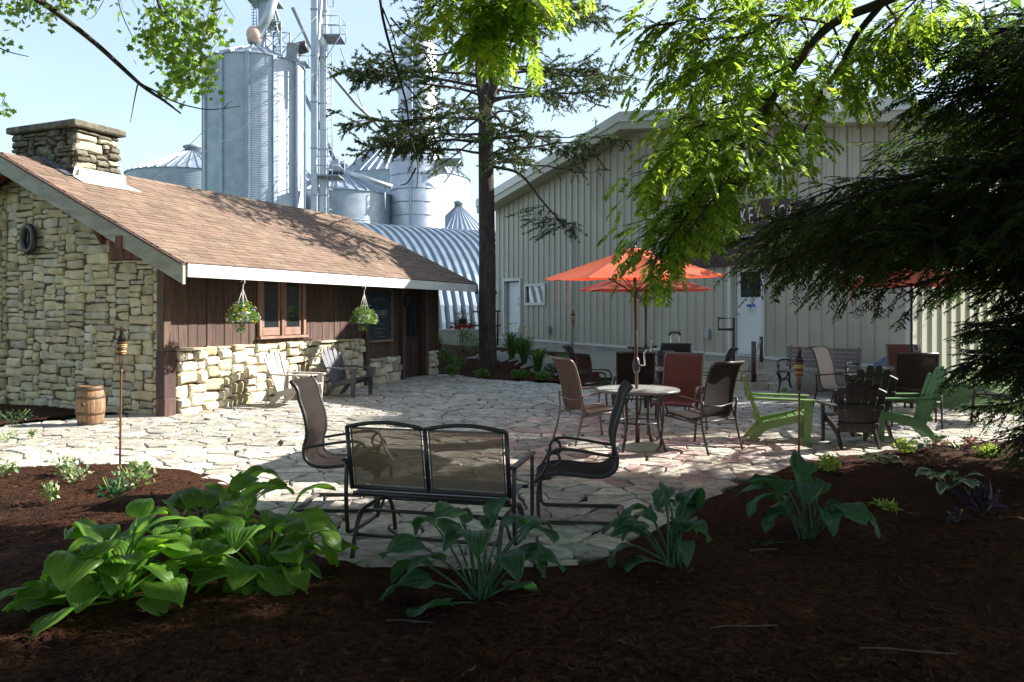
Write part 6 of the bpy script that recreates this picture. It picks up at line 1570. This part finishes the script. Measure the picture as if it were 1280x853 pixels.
# ---- walnut overhead: trunk and crown off to the right, boughs reach into the frame
wt = thing('walnut_tree', 'walnut tree with feathery sunlit green leaves arching in from above', 'tree', (9.3, 5.6, 0)); rs = random.Random(8); mb = MB(); c0 = Vector(wt.location)
mb.tube(smooth_path([(0,0,-.1),(-.05,0,1.5),(.0,.1,3.2),(.1,.2,5.0),(.1,.3,7.5)], 4), [.36,.34,.33,.32,.31,.30,.29,.28,.27,.26,.25,.23,.21,.19,.16,.13,.09], 12)
WC, WD, WN, WL, WW = [], [], [], [], []
def compound(p, d, L, n=7):
    """pinnate leaf: drooping rachis with paired leaflets"""
    wx, wz = p.x+c0.x, p.z+c0.z
    if (wx > 1.80 and wz < 2.72) or (wx > 1.34 and wz < 2.28): return
    d = d.normalized(); sd = d.cross(Z)
    if sd.length < .1: sd = Vector((1,0,0))
    sd.normalize(); up = sd.cross(d).normalized(); pts = [p]; cur = d.copy()
    for k in range(n):
        cur = (cur-Z*(.13)).normalized(); pts.append(pts[-1]+cur*(L/n))
    for k in range(1, n+1):
        for sg in (-1, 1):
            l = L*rs.uniform(.26,.34)*(.75+.5*math.sin(math.pi*k/(n+1))); ld = (sd*sg*.8+(pts[k]-pts[k-1]).normalized()*.55-Z*rs.uniform(.05,.45)).normalized()
            WC.append(tuple(pts[k]+ld*l*.5)); WD.append(tuple(ld)); WN.append(tuple(up+Vector((rs.gauss(0,.35),rs.gauss(0,.35),rs.gauss(0,.25))))); WL.append(l); WW.append(l*rs.uniform(.34,.46))
    tail = (pts[-1]-pts[-2]).normalized(); WC.append(tuple(pts[-1]+tail*L*.12)); WD.append(tuple(tail)); WN.append(tuple(up)); WL.append(L*.26); WW.append(L*.09)
    return pts
def wtwig(pts, r0, r1, dens, Lr=(.24,.36), start=.15, spread=.22):
    pts = smooth_path([Vector(p)-c0 for p in pts], 4); tube_tree(mb, pts, r0, r1, 6)
    tot = sum((pts[i+1]-pts[i]).length for i in range(len(pts)-1)); n = int(tot*dens)
    for k in range(n):
        t = start+(1-start)*(k+rs.random())/n; f = t*(len(pts)-1); i = min(int(f), len(pts)-2); p = pts[i]+(pts[i+1]-pts[i])*(f-i); tg = (pts[i+1]-pts[i]).normalized()
        d = (tg*.5+Vector((rs.gauss(0,.6), rs.gauss(0,.7), rs.gauss(-.15,.35)))).normalized()
        sp_ = d*rs.uniform(.02,spread); q = p+sp_; mb.tube([p, q], [.004,.003], 3); compound(q, d, rs.uniform(*Lr))
def pl(*a): return [P(*x) for x in a]
# main limb from the trunk
wtwig([c0+Vector((.1,.2,5.2)), P(1330,-160,6.1), P(1190,-40,6.3), P(1105,2,6.4), P(1040,30,6.4), P(1000,75,6.35), P(965,125,6.3), P(942,168,6.3), P(900,205,6.25), P(870,240,6.2), P(848,268,6.15)], .055, .010, 7, start=.5)
wtwig(pl((1105,2,6.4),(1070,45,6.5),(1050,85,6.6),(1030,110,6.7),(1012,150,6.8),(995,185,6.8)), .03, .008, 7, start=.2)
for i, tw_ in enumerate((
  ((1040,30,6.4),(980,20,6.2),(920,22,6.0),(860,25,5.9),(805,35,5.8)), ((1000,75,6.35),(940,70,6.1),(890,80,5.9),(850,100,5.9)), ((965,125,6.3),(920,125,6.5),(870,140,6.6),(835,160,6.6)),
  ((942,168,6.3),(900,175,6.1),(860,195,6.0),(825,225,6.0)), ((900,205,6.25),(880,235,6.4),(850,255,6.4),(815,275,6.4)), ((870,240,6.2),(855,275,6.1),(835,300,6.0),(820,325,6.0)),
  ((942,168,6.3),(938,200,6.5),(918,225,6.6),(900,262,6.6)), ((900,205,6.25),(900,235,6.0),(885,258,5.9),(868,280,5.9)), ((1000,75,6.35),(1010,40,6.6),(985,5,6.7),(960,-30,6.7)),
  ((965,125,6.3),(985,150,6.5),(988,175,6.6),(975,205,6.6)), ((848,268,6.15),(830,290,6.2),(812,310,6.2)), ((942,168,6.3),(955,180,6.1),(950,195,6.0),(935,215,5.9)),
  ((1105,2,6.4),(1070,-20,6.2),(1010,-30,6.1),(930,-25,6.0),(850,-10,5.9)), ((980,20,6.2),(930,45,6.1),(880,50,6.0),(825,70,5.9)), ((1190,-40,6.3),(1150,-5,6.5),(1110,35,6.7),(1075,60,6.7)), ((900,205,6.25),(912,225,6.4),(902,255,6.5),(890,282,6.5)),
  ((965,125,6.3),(930,150,6.0),(890,150,5.8),(850,175,5.7),(812,215,5.7)), ((1040,30,6.4),(1050,60,6.7),(1030,90,7.0),(1000,120,7.0)), ((1105,2,6.4),(1120,30,6.9),(1095,70,7.1),(1060,105,7.1)), ((1190,-40,6.3),(1180,0,6.8),(1150,40,7.0),(1120,80,7.0)), ((1000,75,6.35),(960,95,6.8),(915,100,7.0),(870,120,7.0)), ((980,20,6.2),(950,60,6.7),(910,75,6.9),(860,80,6.9)))):
    wtwig(pl(*tw_), .012, .004, 54, (.15,.26), spread=.34)
# second bough: cluster at the top centre, with bare hanging twigs
wtwig([c0+Vector((.1,.3,6.2)), P(1100,-420,6.3), P(800,-220,6.0), P(690,-95,5.9), P(640,-20,5.8), P(610,22,5.8)], .05, .008, 6, start=.7)
for tw_ in (((690,-95,5.9),(630,-55,5.8),(575,-20,5.7),(540,10,5.7)), ((640,-20,5.8),(660,15,5.9),(665,50,5.9)), ((650,-40,5.8),(600,-15,6.0),(575,15,6.0)), ((690,-95,5.9),(690,-40,5.7),(660,0,5.7),(640,45,5.7)), ((610,-10,5.8),(595,25,5.7),(585,50,5.7)), ((690,-95,5.9),(720,-55,5.9),(720,-25,5.9))): wtwig(pl(*tw_), .010, .004, 36, (.15,.25))
for bare in (((470,-60,5.6),(478,20,5.6),(497,90,5.6),(508,130,5.6),(512,165,5.6),(522,205,5.6),(521,235,5.6)), ((478,10,5.6),(490,40,5.6),(497,62,5.6)), ((505,104,5.6),(520,122,5.6),(530,140,5.6)), ((520,210,5.6),(510,228,5.6),(500,232,5.6)), ((488,22,5.6),(510,45,5.7),(545,55,5.8),(560,70,5.8)), ((800,-220,6.0),(640,-180,5.8),(520,-120,5.6),(470,-60,5.6))):
    q = smooth_path([P(*x)-c0 for x in bare], 4); tube_tree(mb, q, .012 if len(bare) > 5 else .007, .003 if bare[0][1] > -100 else .012, 5)
def sun_hits(w, tgt, r):
    """does a leaf clump at w stand between the sun and tgt"""
    v = w-tgt; t = v.dot(S_TO); return t > 0 and (v-S_TO*t).length < r
# unseen crown limbs and leaf clouds shading the near bed, gapped to sun the hostas
HOSTA_SUN = [Vector((-2.2,4.2,.4)), Vector((-1.5,4.6,.35)), Vector((-2.0,5.5,.3)), Vector((-2.9,5.2,.1))]
CR = []
for k in range(95):
    a = rs.uniform(0, 6.283); rr = rs.random()**.5*3.9; p = Vector((rr*math.cos(a)*1.15, rr*math.sin(a)*.95, 5.7+rs.uniform(-2.0,1.7)*(1-.35*(rr/3.9)**2)))
    w = c0+p
    if w.y > 8.0 or (w.y > .5 and abs((640+F*w.x/w.y)-640) < 660 and HZ-F*(w.z-EYE)/w.y > -60): continue
    if any(sun_hits(w, t_, .95) for t_ in HOSTA_SUN): continue
    CR.append(p)
    if k % 3 == 0: mb.tube(smooth_path([(0.05,.2,4.2+rs.uniform(0,2)), p*.5+Vector((0,0,2.9)), p], 3), [.08,.07,.055,.045,.035,.025,.012], 5)
for k in range(420):  # unseen clumps added overhead to block sky light on the near bed
    w = Vector((rs.uniform(-9, 10), rs.uniform(-8, 6.0), rs.uniform(5.6, 8.4)))
    if (w.x > 3.0 and w.y > 3.2) or any(sun_hits(w, t_, .9) for t_ in HOSTA_SUN): continue
    CR.append(w-c0)
for k in range(230):  # added canopy, hidden above the view, keeps open sky off the foreground
    y = rs.uniform(5.6, 11.6); w = Vector((rs.uniform(-5, 4.0), y, .42*y+2.9+rs.uniform(0, 1.3)))
    if sun_hits(w, Vector((-.3,5.8,3.9)), 1.3) or sun_hits(w, Vector((-3.9,9.1,5.0)), 1.5) or sun_hits(w, Vector((-5.2,8.9,5.3)), 1.2): continue
    CR.append(w-c0)
for k in range(9):
    a = Vector((rs.uniform(-6, 6), rs.uniform(-5, 5.5), rs.uniform(6.2, 7.6)))-c0; mb.tube(smooth_path([(.1,.25,6.0+.15*k), a*.4+Vector((0,0,4.6)), a], 4), [.12,.11,.10,.09,.08,.065,.05,.035,.015], 6)
mb.build('trunk', M['bark_dark'], wt)
quads('leaves', leaf_quads(np.array(WC), np.array(WD), np.array(WN), np.array(WL), np.array(WW)), M['leaf_walnut'], wt)
def cloud(cents, per, sig, L, W):
    A = np.repeat(np.array([tuple(p) for p in cents]), per, axis=0); n = len(A)
    A = A+np.clip(rnd(n), -1.7, 1.7)*np.array(sig); return leaf_quads(A, rnd(n)+np.array([0,0,-.4]), rnd(n,.6)+np.array([0,0,.8]), NR.uniform(L*.7,L*1.3,n), NR.uniform(W*.7,W*1.3,n))
quads('crown', cloud(CR, 200, (.6,.6,.34), .27, .14), M['leaf_crown'], wt)
print('walnut', len(WC), len(CR))

# ---- small tree added beyond the hemlock, mostly out of frame, to shade mid-patio
ot = thing('maple_tree', 'round green tree added beyond the hemlock to shade the patio', 'tree', (11.3, 14.4, 0)); mb = MB(); rs = random.Random(5)
mb.tube(smooth_path([(0,0,-.1),(.05,0,1.2),(0,.05,2.8),(.05,0,6.4)], 4), [.16,.155,.15,.145,.14,.13,.12,.11,.10,.09,.08,.06,.03], 10); CR = []
for k in range(80):
    a = rs.uniform(0,6.283); rr = rs.random()**.5*1.9; p = Vector((rr*math.cos(a)*1.3, rr*math.sin(a)*.85, 5.9+rs.uniform(-2.4,2.2)*(1-.4*(rr/1.9)**2))); CR.append(p)
    if k % 3 == 0: mb.tube([(0,0,2.2), p*.6+Vector((0,0,1.2)), p], [.05,.03,.01], 5)
mb.build('trunk', M['bark_grey'], ot); quads('crown', cloud(CR, 260, (.36,.36,.28), .12, .08), M['leaf_crown'], ot)

# ---- maple on the left: only outer boughs reach the frame
mt = thing('maple_tree', 'maple tree with lobed leaves on thin boughs over the chimney', 'tree', (-9.6, 6.4, 0)); mb = MB(); c0 = Vector(mt.location); rs = random.Random(15)
mb.tube(smooth_path([(0,0,-.1),(.0,0,2),(.1,.1,4),(.1,.1,7.5)], 4), [.25,.245,.24,.235,.23,.22,.21,.20,.18,.16,.13,.10,.06], 10)
def mbr(pts, r0, r1): 
    q = smooth_path([p if isinstance(p, Vector) else P(*p)-c0 for p in pts], 4); tube_tree(mb, q, r0, r1, 6); return q
mbr((Vector((.1,.1,5.6)), (-80,-130,8.2), (20,-20,8.6), (60,8,8.8), (120,55,9.0), (175,105,9.1), (205,126,9.1), (226,142,9.1)), .055, .010)
mbr(((172,104,9.1),(190,112,9.1),(215,126,9.1),(245,135,9.1),(268,137,9.1),(300,133,9.1)), .012, .004); mbr(((172,106,9.1),(168,125,9.1),(163,153,9.1)), .010, .004); mbr(((280,136,9.1),(285,130,9.1),(290,127,9.1)), .005, .003)
mbr(((-20,50,8.8),(8,64,8.8),(36,71,8.8)), .010, .004)
L1 = mbr((Vector((.1,.1,6.4)), (-30,-260,8.6), (120,-140,9.0), (185,-30,9.2), (205,25,9.2), (222,55,9.2), (230,82,9.2)), .04, .005)
mbr(((145,-30,9.1),(150,10,9.1),(165,45,9.1),(172,50,9.1)), .008, .003); mbr(((130,0,9),(118,20,9),(108,25,9)), .005, .002); mbr(((270,-20,9.2),(282,5,9.2),(294,24,9.2)), .006, .002)
clus = []
for (x, y, rx, ry, n) in ((215,15,34,22,34),(200,60,26,22,30),(230,85,26,20,30),(250,105,18,14,14),(245,45,26,24,30),(265,30,18,18,14),(190,35,16,20,14),(215,110,16,16,12),(255,-10,30,18,16),(60,-5,42,14,26),(20,8,22,14,16),(60,18,12,8,7),(2,134,6,10,4),(100,-12,26,10,10),(235,65,30,30,26),(3,52,4,4,2),(258,78,12,14,8)):
    for k in range(n): clus.append(P(x+rs.gauss(0,rx*.55), y+rs.gauss(0,ry*.55), 9.15+rs.gauss(0,.35))-c0)
MV = []
lobe = [(0,-.5),(.16,-.30),(.46,-.34),(.34,-.06),(.52,.14),(.24,.18),(.0,.55),(-.24,.18),(-.52,.14),(-.34,-.06),(-.46,-.34),(-.16,-.30)]
for c in clus:
    for k in range(5):
        d = Vector((rs.gauss(0,.6), rs.gauss(0,.6), rs.gauss(-.5,.5))).normalized(); nn = Vector((rs.gauss(0,.7), rs.gauss(-.3,.7), rs.gauss(.6,.5))); s = d.cross(nn)
        if s.length < .05: continue
        s.normalize(); z_ = rs.uniform(.05,.095); o = c+Vector((rs.gauss(0,.06), rs.gauss(0,.06), rs.gauss(0,.06)))
        MV.append([tuple(o+s*(x*z_)+d*((y+.5)*z_)) for x, y in lobe])
    q = c+Vector((rs.uniform(-.12,.12), rs.uniform(-.1,.1), rs.uniform(.05,.2))); mb.tube([q, c], [.003,.002], 3)
mb.build('trunk', M['bark_grey'], mt); quads('leaves', np.array(MV), M['leaf_maple'], mt)
CR = []
for k in range(150):  # unseen crown enlarged to hold sky light from the left off the bed
    a = rs.uniform(0,6.283); rr = rs.random()**.5*4.6; p = Vector((rr*math.cos(a), rr*math.sin(a)-1.2, 6.6+rs.uniform(-3.4,3.0))); w = c0+p
    if w.y > 5.0: continue
    if w.y > .5 and 640+F*w.x/w.y > -150 and HZ-F*(w.z-EYE)/w.y > -150: continue
    CR.append(p)
quads('crown', cloud(CR, 160, (.5,.5,.35), .16, .12), M['leaf_maple'], mt)
print('objects', len(bpy.data.objects))
